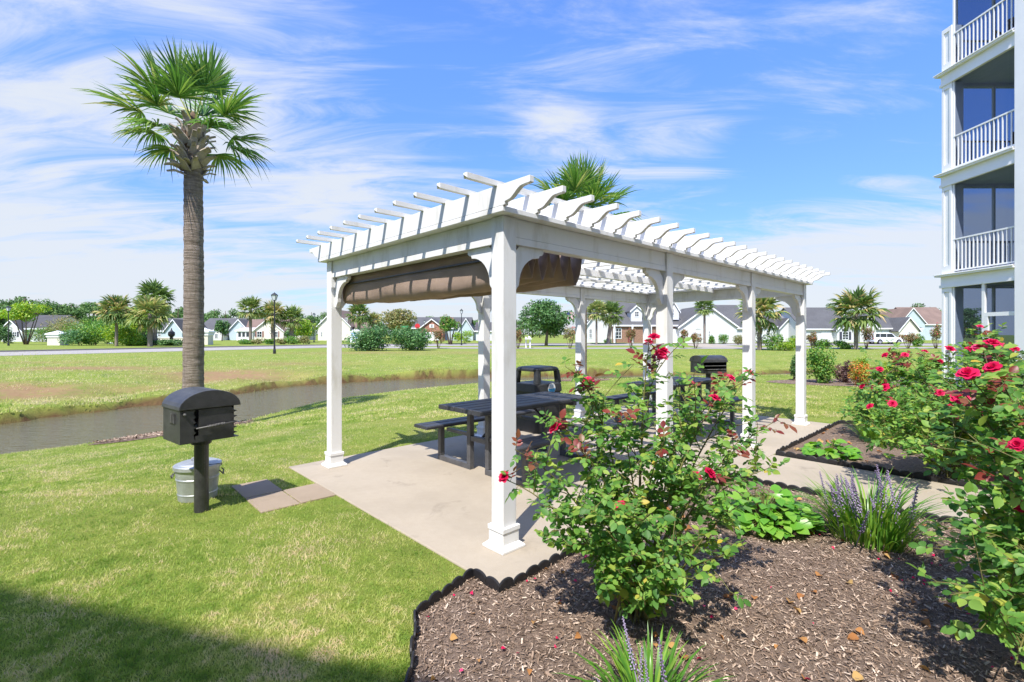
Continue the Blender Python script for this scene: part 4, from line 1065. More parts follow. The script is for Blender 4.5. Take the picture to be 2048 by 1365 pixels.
def rose_bush(label, base, tips, seed, spread, hgt, n_random, leaf, limit, flower_size=0.045, twigs=5, young=0.25):
    rr = random.Random(seed); rg = np.random.default_rng(seed)
    root = thing('rose_bush', label, 'rose bush', base, 0, 'rose bushes in the mulch beds')
    B = Vector(base); stems = MB(); L_, Y_, fl = [], [], []
    def compound(p, d, size, young_):
        d = (d + Vector((0, 0, rr.uniform(-0.15, 0.25)))).normalized()
        up = Vector((rr.gauss(-0.2, 0.35), rr.gauss(-0.35, 0.35), 1.0)).normalized()
        s = d.cross(up).normalized(); q = p + d * size * 1.1
        out = Y_ if young_ else L_
        for (a, sd, k) in ((0.55, 1, 0.8), (0.55, -1, 0.8), (1.05, 1, 0.95), (1.05, -1, 0.95), (1.45, 0, 1.1)):
            dd = (d * (0.55 if sd else 1) + s * sd * 0.9 + Vector((0, 0, rr.uniform(-0.35, 0.1)))).normalized()
            nn_ = (up + Vector((rr.gauss(0, 0.3), rr.gauss(0, 0.3), 0))).normalized()
            z_ = size * k * rr.uniform(0.75, 1.2)
            out.append(basis(dd, nn_, p + d * size * a, z_ * rr.uniform(0.85, 1.1), z_))
        stems.tube([p, p + d * size * 1.5], [0.0016, 0.0009], 4, False)
    def cane(c, tip, r0, flower, bare):
        a = Vector((c[0], c[1], 0)); tip = Vector(tip); ln = (tip - a).length
        m_ = a * 0.45 + tip * 0.55 + Vector((rr.gauss(0, 0.05) * ln, rr.gauss(0, 0.05) * ln, 0.16 * ln + 0.0))
        m_.x = a.x + (m_.x - a.x) * 0.75; m_.y = a.y + (m_.y - a.y) * 0.75
        pts = bez(a, m_, tip, 12)
        stems.tube(pts, list(np.linspace(r0, 0.0022, 12)), 6, False)
        nl = int(ln / 0.055)
        for i in range(nl):
            s = bare + (1 - bare) * (i + rr.random()) / nl; k = min(10, int(s * 11)); f = s * 11 - k
            p = pts[k].lerp(pts[k + 1], f); tn = (pts[k + 1] - pts[k]).normalized()
            d = Vector((rr.gauss(0, 1), rr.gauss(0, 1), rr.gauss(0.1, 0.5))); d = (d - tn * d.dot(tn)).normalized() + tn * 0.35
            compound(p, d.normalized(), leaf * rr.uniform(0.75, 1.15), s > 0.86 and p.z > 0.8 * hgt and rr.random() < young)
            if rr.random() < twigs / 10 and s < 0.9:
                e = p + (d * rr.uniform(0.10, 0.26) + Vector((0, 0, rr.uniform(0, 0.16)))) * min(1, ln)
                tp = bez(p, (p + e) / 2 + Vector((0, 0, 0.03)), e, 5); stems.tube(tp, list(np.linspace(0.003, 0.0015, 5)), 5, False)
                for j in range(1, 5):
                    d2 = Vector((rr.gauss(0, 1), rr.gauss(0, 1), rr.gauss(0.2, 0.5))).normalized()
                    compound(tp[j], d2, leaf * rr.uniform(0.7, 1.1), False)
        if flower: 
            for q in range(flower):
                off = Vector((rr.gauss(0, 0.045), rr.gauss(0, 0.045), rr.uniform(-0.02, 0.04))) if q else Vector((0, 0, 0.01))
                fl.append((tip + off, (tip - pts[-2]).normalized() + Vector((rr.gauss(-0.2, 0.3), rr.gauss(-0.5, 0.3), 0.5))))
                stems.tube([tip - (tip - pts[-2]).normalized() * 0.04, tip + off], 0.0016, 4, False)
    for tp in tips:
        p = Vector(tp[:3]) - B; cane((rr.gauss(0, 0.06), rr.gauss(0, 0.06)), p, 0.007, tp[3], tp[4] if len(tp) > 4 else 0.3)
    for k in range(n_random):
        an = rr.random() * 6.283; q = math.sqrt(rr.random()); hh = hgt * (1 - 0.5 * q * q) * rr.uniform(0.45, 1.0)
        cane((rr.gauss(0, 0.07), rr.gauss(0, 0.07)), (spread * q * math.cos(an), spread * q * math.sin(an), hh), 0.006, 1 if rr.random() < 0.45 and hh > 0.6 * hgt else 0, 0.22)
    stems.build('canes', 'cane', root, smooth=True)
    scatter_parts(root, 'leaf', 'leaves', LEAF_V, LEAF_T, L_, 'roseleaf', rg, limit, leafmesh)
    scatter_parts(root, 'young_leaf', 'young_leaves', LEAF_V, LEAF_T, Y_, 'youngleaf', rg, min(limit, 60), youngmesh)
    for p, n_ in fl:
        s = flower_size * rr.uniform(0.8, 1.2); n_ = n_.normalized()
        o = bpy.data.objects.new('flower', FLW); COL.objects.link(o); o.parent = root
        q = Vector((0, 0, 1)).rotation_difference(n_); o.matrix_local = Matrix.Translation(p) @ q.to_matrix().to_4x4() @ Matrix.Rotation(rr.random() * 6, 4, 'Z') @ Matrix.Diagonal((s, s, s, 1))
    return root
def tip(u, v, Y, fl, bare=0.3): return (PX(u, Y), Y, PZ(v, Y), fl, bare)
b1 = GP(1270, 1235)
rose_bush('tall red rose bush in the middle of the foreground mulch bed', (b1.x, b1.y, 0.01),
    [tip(1298, 688, 2.62, 2, 0.35), tip(1326, 705, 2.66, 2, 0.4), tip(1175, 768, 2.55, 1, 0.3), tip(1150, 735, 2.5, 0, 0.35), tip(1498, 750, 2.75, 1, 0.35), tip(1462, 760, 2.7, 1, 0.3),
     tip(1008, 958, 2.35, 1, 0.35), tip(1110, 860, 2.5, 1, 0.35), tip(1030, 900, 2.4, 0, 0.4), tip(1480, 880, 2.7, 0), tip(1560, 930, 2.75, 0), tip(1555, 840, 2.8, 0), tip(1430, 800, 2.55, 1), tip(1380, 770, 2.9, 1), tip(1240, 830, 2.4, 0), tip(1160, 900, 2.35, 0), tip(1080, 1010, 2.3, 0), tip(1330, 880, 2.3, 0), tip(1420, 950, 2.35, 1), tip(1200, 990, 2.2, 0), tip(1480, 1010, 2.4, 0), tip(1300, 1030, 2.15, 0), tip(1130, 1090, 2.3, 0), tip(1400, 1080, 2.2, 0), tip(1460, 1110, 2.35, 0), tip(1230, 1140, 2.2, 0, .2), tip(1330, 1170, 2.15, 0, .2), tip(1270, 1110, 2.08, 0, .2), tip(1180, 1170, 2.25, 0, .2), tip(1390, 1160, 2.2, 0, .2), tip(1290, 1210, 2.15, 0, .2)],
    21, 0.55, 1.0, 10, 0.043, 300, 0.036, 3, 0.7)
rose_bush('large red rose bush nearest the camera at the right edge', (2.86, 2.42, 0.01),
    [tip(1985, 740, 2.3, 1), tip(1935, 752, 2.2, 2), tip(1985, 690, 2.6, 2), tip(2035, 895, 1.9, 1, 0.3), tip(1845, 870, 2.5, 0), tip(1885, 1000, 2.2, 0), tip(1900, 1190, 2.0, 0, 0.3), tip(1960, 1260, 1.95, 0, 0.3), tip(2030, 1330, 1.85, 0, 0.3), tip(1940, 880, 2.2, 0), tip(2000, 960, 2.0, 0), tip(1950, 1060, 2.05, 0), tip(2020, 1120, 1.95, 0), tip(1930, 790, 2.3, 0), tip(2040, 800, 2.1, 0), tip(1870, 1090, 2.4, 0), tip(1920, 800, 2.6, 1)],
    33, 0.72, 1.12, 14, 0.048, 300, 0.038, 4, 0.5)
rose_bush('broad red rose bush in the bed just beyond the path', (4.75, 5.15, 0.01),
    [tip(1770, 777, 5.0, 1), tip(1725, 775, 5.1, 1), tip(1810, 712, 5.2, 1), tip(1740, 815, 4.9, 1), tip(1900, 700, 5.0, 1), tip(1960, 690, 5.0, 2), tip(1880, 788, 4.7, 1), tip(1945, 805, 4.5, 2), tip(1785, 810, 4.7, 1), tip(1720, 850, 4.9, 0), tip(1760, 880, 4.6, 0), tip(1810, 900, 4.5, 0)],
    45, 0.85, 1.08, 30, 0.050, 200, 0.045, 4, 0.5)
rose_bush('red rose bush at the back of the bed towards the condominium', (5.75, 6.9, 0.01),
    [tip(1770, 712, 6.8, 1), tip(1760, 740, 6.7, 1), tip(1850, 705, 6.8, 1), tip(1800, 700, 6.9, 0), tip(1880, 725, 6.6, 1)],
    57, 0.9, 0.95, 30, 0.066, 120, 0.055, 5, 0.3)
rose_bush('red rose bush in front of the condominium porch at the far right', (7.6, 7.6, 0.01),
    [tip(1960, 655, 7.4, 1), tip(1990, 690, 7.3, 2), tip(2030, 700, 7.3, 1), tip(1940, 700, 7.4, 1)],
    69, 0.9, 0.85, 26, 0.07, 60, 0.06, 5, 0.3)

# ------------------------------------------------------------------ lily turf and broad-leaved plants
BL_V = np.array([(-0.5, 0, 0), (0.5, 0, 0), (-0.55, 0.3, 0.20), (0.55, 0.3, 0.20), (-0.42, 0.62, 0.27), (0.42, 0.62, 0.27), (-0.2, 0.86, 0.2), (0.2, 0.86, 0.2), (0, 1, 0.10)], np.float32)
BL_T = np.array([(0, 1, 3), (0, 3, 2), (2, 3, 5), (2, 5, 4), (4, 5, 7), (4, 7, 6), (6, 7, 8)], np.int32)
blademesh = np_mesh('blade', BL_V, BL_T, 'liriope', np.zeros(len(BL_V)), True)
def spike_mesh():
    V, T = [], []; rr = random.Random(2)
    for i in range(46):
        s = i / 45; a = i * 2.4; r_ = 0.034 * (1 - 0.75 * s) * rr.uniform(0.7, 1.2)
        c = Vector((r_ * math.cos(a), r_ * math.sin(a), 0.42 + 0.58 * s)); o = len(V); q = 0.015 * (1.15 - 0.5 * s)
        for dx, dy, dz in ((1, 0, 0), (-1, 0, 0), (0, 1, 0), (0, -1, 0), (0, 0, 1), (0, 0, -1)): V.append(c + Vector((dx, dy, dz)) * q)
        for f in ((0, 2, 4), (2, 1, 4), (1, 3, 4), (3, 0, 4), (2, 0, 5), (1, 2, 5), (3, 1, 5), (0, 3, 5)): T.append(tuple(o + x for x in f))
    o = len(V)
    for z in (0, 1): 
        for k in range(3): V.append(Vector((0.010 * math.cos(2.1 * k), 0.010 * math.sin(2.1 * k), z * 0.97)))
    for k in range(3): T += [(o + k, o + (k + 1) % 3, o + 3 + (k + 1) % 3), (o + k, o + 3 + (k + 1) % 3, o + 3 + k)]
    return np.array([tuple(v_) for v_ in V]), np.array(T)
SPK = np_mesh('flower_spike', *spike_mesh(), 'spike')
def lily_turf(label, base, n_, L, spikes, rad, seed):
    rr = random.Random(seed); rg = np.random.default_rng(seed)
    root = thing('lily_turf', label, 'plant', base, 0, 'lily turf clumps'); mats = []
    for i in range(n_):
        a = rr.random() * 6.283; q = rr.random(); tl = R(20 + 62 * (1 - q) * rr.uniform(0.6, 1))
        d = Vector((math.cos(a) * math.cos(tl), math.sin(a) * math.cos(tl), math.sin(tl))); ln = L * rr.uniform(0.6, 1.1)
        p = Vector((math.cos(a), math.sin(a), 0)) * rad * math.sqrt(rr.random())
        mats.append(basis(d, Vector((0, 0, 1)), p, 0.015 * rr.uniform(0.7, 1.2), ln, ln * 0.8))
    scatter_parts(root, 'blade', 'blades', BL_V, BL_T, mats, 'liriope', rg, 300, blademesh)
    for i in range(spikes):
        a = rr.random() * 6.283; h_ = L * rr.uniform(0.75, 1.15); ti = rr.gauss(0, 0.25)
        p = Vector((math.cos(a), math.sin(a), 0)) * rad * rr.uniform(0.2, 1.1)
        inst('flower_spike', SPK, root, p, (rr.gauss(0, 0.22), rr.gauss(-0.15, 0.22), 0), h_)
lily_turf('lily turf clump with lilac spikes at the bottom edge of the picture', (0.55, 1.90, 0.01), 150, 0.30, 6, 0.13, 1)
lily_turf('wide lily turf clump with many lilac spikes beside the path', (2.70, 3.62, 0.01), 340, 0.48, 22, 0.26, 2)
lily_turf('pale green lily turf clump without flowers in the far rose bed', (5.25, 6.85, 0.01), 240, 0.46, 0, 0.22, 3)
BG_V = LEAF_V * np.array([1.35, 1, 1.4], np.float32)
bigmesh = np_mesh('leaf', BG_V, LEAF_T, 'bigleaf', np.zeros(len(BG_V)), True)
def leafy(label, base, n_, size, rad, hgt, seed):
    rr = random.Random(seed); rg = np.random.default_rng(seed)
    root = thing('leafy_plant', label, 'plant', base, 0, 'broad leaved plants'); mats = []; st = MB()
    for i in range(n_):
        a = rr.random() * 6.283; q = math.sqrt(rr.random()); p = Vector((math.cos(a) * q * rad, math.sin(a) * q * rad, hgt * (1 - 0.7 * q * q) * rr.uniform(0.35, 1)))
        d = Vector((math.cos(a + rr.gauss(0, 0.6)), math.sin(a + rr.gauss(0, 0.6)), rr.uniform(-0.5, 0.4)))
        mats.append(basis(d, Vector((rr.gauss(-0.1, 0.3), rr.gauss(-0.3, 0.3), 1)), p, size * rr.uniform(0.6, 1.15)))
        st.tube([(p.x * 0.15, p.y * 0.15, 0), (p.x * 0.7, p.y * 0.7, p.z * 0.8), p], [0.004, 0.003, 0.002], 4, False)
    st.build('stems', 'cane', root); scatter_parts(root, 'leaf', 'leaves', BG_V, LEAF_T, mats, 'bigleaf', rg, 300, bigmesh)
leafy('bright green broad leaved clump behind the big rose bush', (2.05, 3.92, 0.01), 260, 0.10, 0.36, 0.30, 4)
leafy('small broad leaved plant in the mulch corner beyond the path', (4.05, 6.1, 0.01), 80, 0.12, 0.26, 0.20, 5)

# fallen leaves, petals
def litter(name, label, m, n_, size, seed, poly, yr):
    rg = np.random.default_rng(seed); rr = random.Random(seed); X = rg.uniform(-3, 8, n_ * 12); Y = rg.uniform(yr[0], yr[1], n_ * 12); k = inpoly(X, Y, poly); X, Y = X[k][:n_], Y[k][:n_]
    mats = [basis((rr.gauss(0, 1), rr.gauss(0, 1), rr.gauss(0, .25)), (rr.gauss(0, .4), rr.gauss(0, .4), 1), (x_, y_, 0.028), size * rr.uniform(0.5, 1.3)) for x_, y_ in zip(X, Y)]
    V, T = merge(BG_V * np.array([1, 1, 2.2], np.float32), LEAF_T, mats)
    tag(inst(name, np_mesh(name, V, T, m, np.repeat(rg.random(len(mats)), len(BG_V)), True)), label, 'leaf litter', kind='stuff')
litter('fallen_leaves', 'dry orange leaves scattered on the foreground mulch', 'deadleaf', 170, 0.042, 3, B1W, (2.0, 4.5))
litter('fallen_petals', 'fallen crimson petals scattered on the foreground mulch', 'petal', 110, 0.020, 4, B1W, (2.0, 4.0))
litter('fallen_leaves', 'dry orange leaves scattered in the bed beyond the path', 'deadleaf', 120, 0.05, 6, B2W, (4.5, 8.0))

# ------------------------------------------------------------------ palms
def frond_arrays(n_leaf, pet, blade, droop, seed, wid=0.034, segs=4, fan=88):
    """fan palm frond along +Y: stalk, then a fan of pleated leaflets with drooping tips"""
    rr = random.Random(seed); V, T, tn = [], [], []
    def strip_(pts, wds, tv, nrm):
        o = len(V)
        for p, w_ in zip(pts, wds):
            V.append(p - nrm * w_); V.append(p + nrm * w_); tn.extend((tv, tv))
        for i in range(len(pts) - 1): T.append((o + 2 * i, o + 2 * i + 1, o + 2 * i + 3, o + 2 * i + 2))
    c_arc = [Vector((0, pet * s, -droop * 0.25 * s * s * pet)) for s in np.linspace(0, 1, 5)]
    strip_(c_arc, [0.028, 0.02, 0.016, 0.014, 0.012], 0.75, Vector((1, 0, 0)))
    hub = c_arc[-1]
    for k in range(n_leaf):
        a = (k / (n_leaf - 1) - 0.5) * 2; an = a * R(fan); L = blade * (1.0 - 0.28 * abs(a) ** 1.5) * rr.uniform(0.88, 1.08)
        start = hub + Vector((0, 0.14 * (1 - abs(a)), -droop * 0.05)) * 1.0
        d = Vector((math.sin(an), math.cos(an), 0.30 * (1 - abs(a)) + 0.12 * abs(a) + rr.gauss(0, 0.09))).normalized()
        pts, wds = [], []
        dr = droop * rr.uniform(0.6, 1.5)
        for i in range(segs + 1):
            s = i / segs
            pts.append(start + d * L * s + Vector((0, 0, -dr * L * 0.55 * s ** 2.4)))
            wds.append(wid * (0.35 + 1.1 * s if s < 0.45 else 0.85 * (1 - s) / 0.55 + 0.04) * 0.62)
        side = d.cross(Vector((0, 0, 1))).normalized(); side = (side + Vector((0, 0, 0.55 * (1 if k % 2 else -1)))).normalized()
        strip_(pts, wds, rr.random() * 0.6 + (0.3 if rr.random() < 0.1 else 0), side)
    return np.array([tuple(v_) for v_ in V], np.float32), np.array(T, np.int32), np.array(tn, np.float32)
FROND_MESH = []
for i, dr in enumerate((0.15, 0.45, 0.9)):
    V, T, tn = frond_arrays(36, 0.78, 0.98, dr, 10 + i, 0.050)
    FROND_MESH.append(np_mesh('frond', V, T, 'palmleaf', tn))
def trunk_mesh(pts, r0, r1, n_rings, seed, name='trunk', m='palmbark'):
    rr = random.Random(seed); P_ = [Vector(p) for p in pts]; out, rad = [], []
    for i in range(n_rings + 1):
        s = i / n_rings * (len(P_) - 1); k = min(len(P_) - 2, int(s)); f = s - k
        out.append(P_[k].lerp(P_[k + 1], f)); q = i / n_rings
        rad.append((r0 + (r1 - r0) * q) * rr.uniform(0.965, 1.035) * (1 + 0.22 * max(0, 1 - q * 14)))
    return MB().tube(out, rad, 22)
def near_palm(label, base, H, r0, r1, n_fronds, scale, boots_len, seed, az=None):
    rr = random.Random(seed)
    root = thing('palm_tree', label, 'palm tree', base, 0, 'palm trees near the pergola')
    tr = trunk_mesh([(0, 0, -0.3), (0.02, 0, H * 0.5), (0, 0, H)], r0, r1, 110, seed).build('trunk', 'palmbark', root, smooth=True)
    # old leaf bases criss-crossing under the crown
    wedge = MB()
    wedge.add([(-0.085, 0, 0), (0.085, 0, 0), (0.085, 0.03, 0.02), (-0.085, 0.03, 0.02), (-0.05, 0.02, 0.18), (0.05, 0.02, 0.18), (0.045, 0.05, 0.18), (-0.045, 0.05, 0.18), (-0.03, 0.10, 0.29), (0.03, 0.10, 0.29), (0.022, 0.12, 0.28), (-0.022, 0.12, 0.28)],
              [(0, 1, 5, 4), (1, 2, 6, 5), (2, 3, 7, 6), (3, 0, 4, 7), (4, 5, 9, 8), (5, 6, 10, 9), (6, 7, 11, 10), (7, 4, 8, 11), (8, 9, 10, 11), (0, 3, 2, 1)])
    wm_ = wedge.mesh('leaf_base', 'boot')
    nb = 60
    for i in range(nb):
        q = i / (nb - 1); a = i * 2.399 + rr.uniform(-0.3, 0.3); z_ = H - boots_len + boots_len * 0.92 * q
        o = inst('leaf_base', wm_, root, (r1 * 0.9 * math.sin(-a), r1 * 0.9 * math.cos(a), z_), (-R(rr.uniform(10, 32) if q > 0.22 else rr.uniform(25, 80)), rr.uniform(-0.5, 0.5), a), rr.uniform(0.85, 1.2))
    fib = MB().lathe([(r1 * 1.0, H - boots_len * 0.5), (r1 * 1.25, H - boots_len * 0.25), (r1 * 1.15, H), (r1 * 0.6, H + 0.18), (0.02, H + 0.3)], 18).build('crown_fibre', 'brown', root, smooth=True)
    for i in range(n_fronds):
        q = (i + 0.5) / n_fronds; a = i * 2.399 + rr.uniform(-0.25, 0.25)
        el = R(80 - 98 * q ** 0.85 + rr.uniform(-9, 9)); 
        fm = FROND_MESH[0 if q < 0.35 else (1 if q < 0.75 else 2)]
        p = Vector((math.sin(-a) * r1 * 0.5, math.cos(a) * r1 * 0.5, H + 0.12 * (1 - q)))
        d = Vector((-math.sin(a) * math.cos(el), math.cos(a) * math.cos(el), math.sin(el)))
        up = Vector((0, 0, 1)) if el < R(75) else Vector((math.sin(a), -math.cos(a), 0.3))
        o = bpy.data.objects.new('frond', fm); COL.objects.link(o); o.parent = root; o.matrix_local = Matrix(basis(d, up, p, scale * rr.uniform(0.85, 1.1)))
    return root
pz = zat(-6.45, 9.7)
near_palm('tall palm with a single straight trunk at the creek edge on the left', (-6.45, 9.7, pz), 5.75 - pz, 0.192, 0.158, 25, 0.86, 1.0, 5)
near_palm('palm rising behind the pergola with its crown above the rafters', (2.42, 16.6, zat(2.42, 16.6)), 5.75, 0.17, 0.14, 26, 1.12, 1.3, 8)

# far palms: one crown mesh per variant, shared between the copies
def far_crown(seed, n_f, droopy):
    rr = random.Random(seed); VV, TT, tt = [], [], []; off = 0
    for i in range(n_f):
        q = (i + 0.5) / n_f; V, T, tn = frond_arrays(15, 0.60, 0.60, 0.5 + 0.9 * q, seed * 50 + i, 0.12, 3, 112)
        a = i * 2.399 + rr.uniform(-0.3, 0.3); el = R(80 - (115 if droopy else 100) * q + rr.uniform(-8, 8))
        d = Vector((-math.sin(a) * math.cos(el), math.cos(a) * math.cos(el), math.sin(el)))
        Mx = np.array(basis(d, (0, 0, 1), (0, 0, 0), rr.uniform(0.85, 1.1)), np.float32)
        VV.append(V @ Mx[:3, :3].T + Mx[:3, 3]); TT.append(T + off); off += len(V); tt.append(np.clip(tn * 0.8 + (0.28 if q > 0.82 else 0), 0, 0.99))
    return np_mesh('crown', np.concatenate(VV), np.concatenate(TT), 'palmfar', np.concatenate(tt))
CROWNS = [far_crown(1, 42, True), far_crown(2, 40, True), far_crown(3, 44, True)]
def far_palm(label, u, Y, v_c, r_px, variant, thick=0.16, lean=0.0, bootz=0.0):
    X = PX(u, Y); H = PZ(v_c, Y); s = r_px * Y / F / 1.12
    root = thing('palm_tree', label, 'palm tree', (X, Y, 0), 0, 'palm trees beyond the creek')
    trunk_mesh([(-lean, 0, -0.2), (-lean * 0.3, 0, H * 0.55), (0, 0, H)], thick * 1.15, thick, 14, int(u)).build('trunk', 'palmbark', root, smooth=True)
    if bootz:
        bm_ = MB().tube([(0, 0, 0), (thick * 1.1, 0, 0.28)], [0.06, 0.03], 5).mesh('leaf_base', 'boot')
        for i in range(30):
            a = i * 2.4; inst('leaf_base', bm_, root, (thick * math.cos(a), thick * math.sin(a), bootz + (H - bootz) * i / 30), (0, 0, a))
    inst('crown', CROWNS[variant], root, (0, 0, H), (0, 0, u * 0.7), s)
far_palm('low palm above the green bushes on the left', 233, 62, 622, 32, 2)
far_palm('tallest palm of the pair left of the near palm trunk', 310, 66, 596, 34, 0, 0.22)
far_palm('fuller lower palm beside the tallest one left of the near trunk', 300, 60, 628, 36, 2, 0.25)
far_palm('palm with brown trunk left of the lamp post', 501, 82, 617, 24, 0, 0.22)
far_palm('palm directly behind the lamp post', 546, 84, 627, 25, 1, 0.30, 0, 1.0)
far_palm('shorter palm right of the lamp post', 583, 86, 636, 25, 0, 0.28, 0, 1.0)
far_palm('taller palm of the pair by the cream house', 718, 92, 628, 23, 2, 0.3)
far_palm('small palm right of the pair by the cream house', 747, 95, 641, 16, 1, 0.25)
far_palm('slender palm in front of the white two storey house', 1193, 72, 622, 23, 0, 0.14)
far_palm('leaning palm before the brick porch', 1222, 74, 628, 26, 2, 0.26, 0.5)
far_palm('thin straight palm before the white gable', 1409, 78, 614, 20, 0, 0.17)
far_palm('stout palm with shaggy trunk behind the right hand posts', 1519, 47, 624, 42, 1, 0.18, 0, 0.6)
far_palm('broad palm standing by the road at the right', 1712, 49, 622, 46, 0, 0.17, 0, 2.2)

# ------------------------------------------------------------------ shrubs and trees made of leaf clumps
def cloud(blobs, n, size, rg, shell=0.55, flat=0.0):
    """leaf matrices spread through a set of ellipsoids, denser near their skins"""
    vol = np.array([b[3] * b[4] * b[5] for b in blobs]) ** 0.67; pick = rg.choice(len(blobs), n, p=vol / vol.sum())
    B = np.array(blobs)[pick]; d = rg.normal(size=(n, 3)); d /= np.linalg.norm(d, axis=1)[:, None]
    r_ = shell + (1 - shell) * rg.random(n) ** 0.6; r_ *= 1 + 0.10 * rg.normal(size=n)
    P_ = B[:, :3] + d * B[:, 3:] * r_[:, None]
    nrm = d * 0.7 + rg.normal(size=(n, 3)) * 0.6 + np.array([0, 0, 0.45]); nrm /= np.linalg.norm(nrm, axis=1)[:, None]
    ax = np.cross(nrm, rg.normal(size=(n, 3))); ax /= np.linalg.norm(ax, axis=1)[:, None]; bx = np.cross(nrm, ax)
    s = size * rg.uniform(0.6, 1.35, n)
    mats = np.zeros((n, 4, 4), np.float32)
    mats[:, :3, 0] = ax * s[:, None]; mats[:, :3, 1] = bx * s[:, None]; mats[:, :3, 2] = nrm * s[:, None]; mats[:, :3, 3] = P_; mats[:, 3, 3] = 1
    return mats
def foliage(name, blobs, n, size, m, seed, parent, shell=0.55):
    rg = np.random.default_rng(seed); mats = cloud(blobs, n, size, rg, shell)
    V, T = merge(RHO_V, QUAD_T, mats)
    return inst(name, np_mesh(name, V, T, m, np.repeat(rg.random(n), 4)), parent)
def lumps(w_, d_, h_, z0, n, seed, k=0.42):
    rr = random.Random(seed); out = []
    for i in range(n):
        a = rr.random() * 6.283; q = math.sqrt(rr.random()) * 0.72; zz = rr.uniform(0.18, 0.85); e = math.sin(math.pi * min(0.95, max(0.12, zz))) ** 0.5
        s = k * rr.uniform(0.6, 1.15)
        out.append((w_ / 2 * q * e * math.cos(a), d_ / 2 * q * e * math.sin(a), z0 + h_ * zz, w_ / 2 * s, d_ / 2 * s, h_ * s * 0.62))
    return out
def shrub(label, u, Y, v_top, px_w, m, seed, n=1600, leaf=0.10, cat='shrub', name='shrub', lum=14, z0=0.0, base=0.0, grp='shrubs beyond the creek'):
    X = PX(u, Y); w_ = px_w * Y / F; h_ = PZ(v_top, Y) - base
    root = thing(name, label, cat, (X, Y, base), 0, grp)
    st = MB(); rr = random.Random(seed)
    for i in range(5): st.tube([(rr.gauss(0, .05), rr.gauss(0, .05), -0.1), (rr.gauss(0, w_ * .12), rr.gauss(0, w_ * .12), h_ * 0.45), (rr.gauss(0, w_ * .2), rr.gauss(0, w_ * .2), h_ * 0.75)], [0.03, 0.02, 0.008], 5)
    st.build('stems', 'wood', root)
    foliage('foliage', lumps(w_, w_ * 0.9, h_, z0 * h_, lum, seed, 0.5), n, leaf, m, seed, root)
    return root
def tree(label, u, Y, v_top, v_bot, px_w, m, seed, n=2600, leaf=0.25, name='tree', trunk=0.15, stems=1, lum=18, flower=None, k=0.42, grp='trees beyond the creek', cat='tree'):
    X = PX(u, Y); w_ = px_w * Y / F; zt, zb = PZ(v_top, Y), PZ(v_bot, Y); root = thing(name, label, cat, (X, Y, 0), 0, grp); rr = random.Random(seed)
    st = MB()
    for i in range(stems):
        a = 6.283 * i / stems + rr.random(); b0 = Vector((math.cos(a), math.sin(a), 0)) * trunk * (1.2 if stems > 1 else 0)
        top = Vector((math.cos(a) * w_ * (0.22 if stems > 1 else 0.03), math.sin(a) * w_ * (0.22 if stems > 1 else 0.03), zb + (zt - zb) * 0.35))
        st.tube([b0 + Vector((0, 0, -0.15)), b0.lerp(top, 0.5) + Vector((rr.gauss(0, .05), rr.gauss(0, .05), 0)), top], [trunk, trunk * 0.7, trunk * 0.45], 8)
        for j in range(4 if stems < 3 else 2):
            a2 = rr.random() * 6.283; e = top + Vector((math.cos(a2) * w_ * 0.3, math.sin(a2) * w_ * 0.3, (zt - zb) * rr.uniform(0.15, 0.5))); st.tube([top, (top + e) / 2 + Vector((0, 0, 0.1)), e], [trunk * 0.4, trunk * 0.25, trunk * 0.08], 6)
    st.build('trunk', 'wood', root, smooth=True)
    cr = foliage('crown', lumps(w_, w_ * 0.9, zt - zb, zb, lum, seed, k), n, leaf, m, seed, root)
    if flower: foliage('blossom', [(b[0], b[1], b[2] + b[5] * 0.5, b[3] * 1.02, b[4] * 1.02, b[5] * 0.7) for b in lumps(w_, w_ * 0.9, zt - zb, zb, lum, seed, k)], n // 9, leaf * 0.9, 'petal' if flower == 1 else 'leaf_bronze', seed + 1, root, 0.9)
    return root
# round shrubs on the far bank
shrub('left one of the two big round dark green shrubs on the far bank', 740, 45, 656, 92, 'leaf_blue', 101, 5200, 0.16, lum=26)
shrub('right one of the two big round dark green shrubs on the far bank', 822, 46, 650, 84, 'leaf_blue', 102, 5200, 0.16, lum=26)
# left-hand planting beyond the road
tree('crape myrtle with flat bright crown on the far left', 52, 72, 604, 642, 82, 'leaf_bright', 111, 2600, 0.26, 'crape_myrtle', 0.10, 5, 16)
tree('small bright crape myrtle before the palms', 283, 68, 616, 664, 46, 'leaf_bright', 112, 2000, 0.24, 'crape_myrtle', 0.09, 4, 14)
for i, (u, Y, vt, w_, m, lb) in enumerate(((120, 95, 632, 70, 'leaf_olive', 'thin olive tree left of the white pillar'), (158, 66, 660, 70, 'leaf_blue', 'blue green bush right of the white pillar'), (192, 67, 648, 66, 'leaf_mid', 'tall green bush in the left hand thicket'), (235, 65, 646, 62, 'leaf_bright', 'bright bush below the low palm'), (262, 64, 655, 50, 'leaf_bright', 'yellow green bush at the right of the thicket'), (215, 75, 632, 80, 'leaf_mid', 'tall bush behind the thicket'), (340, 66, 678, 50, 'leaf_dark', 'low dark shrub by the entrance wall'), (290, 66, 672, 60, 'leaf_dark', 'dark shrub below the small crape myrtle'), (85, 95, 655, 60, 'leaf_mid', 'bush before the leftmost white house'), (8, 80, 648, 40, 'leaf_dark', 'dark bush at the left picture edge'), (175, 78, 640, 90, 'leaf_mid', 'broad green tree filling the gap left of the low palm'), (265, 74, 636, 70, 'leaf_mid', 'leafy green bush between the low palm and the tall pair'), (140, 88, 640, 70, 'leaf_olive', 'greyish green bush above the white pillar'))):
    shrub(lb, u, Y, vt, w_, m, 120 + i, 2200, 0.20, lum=16)
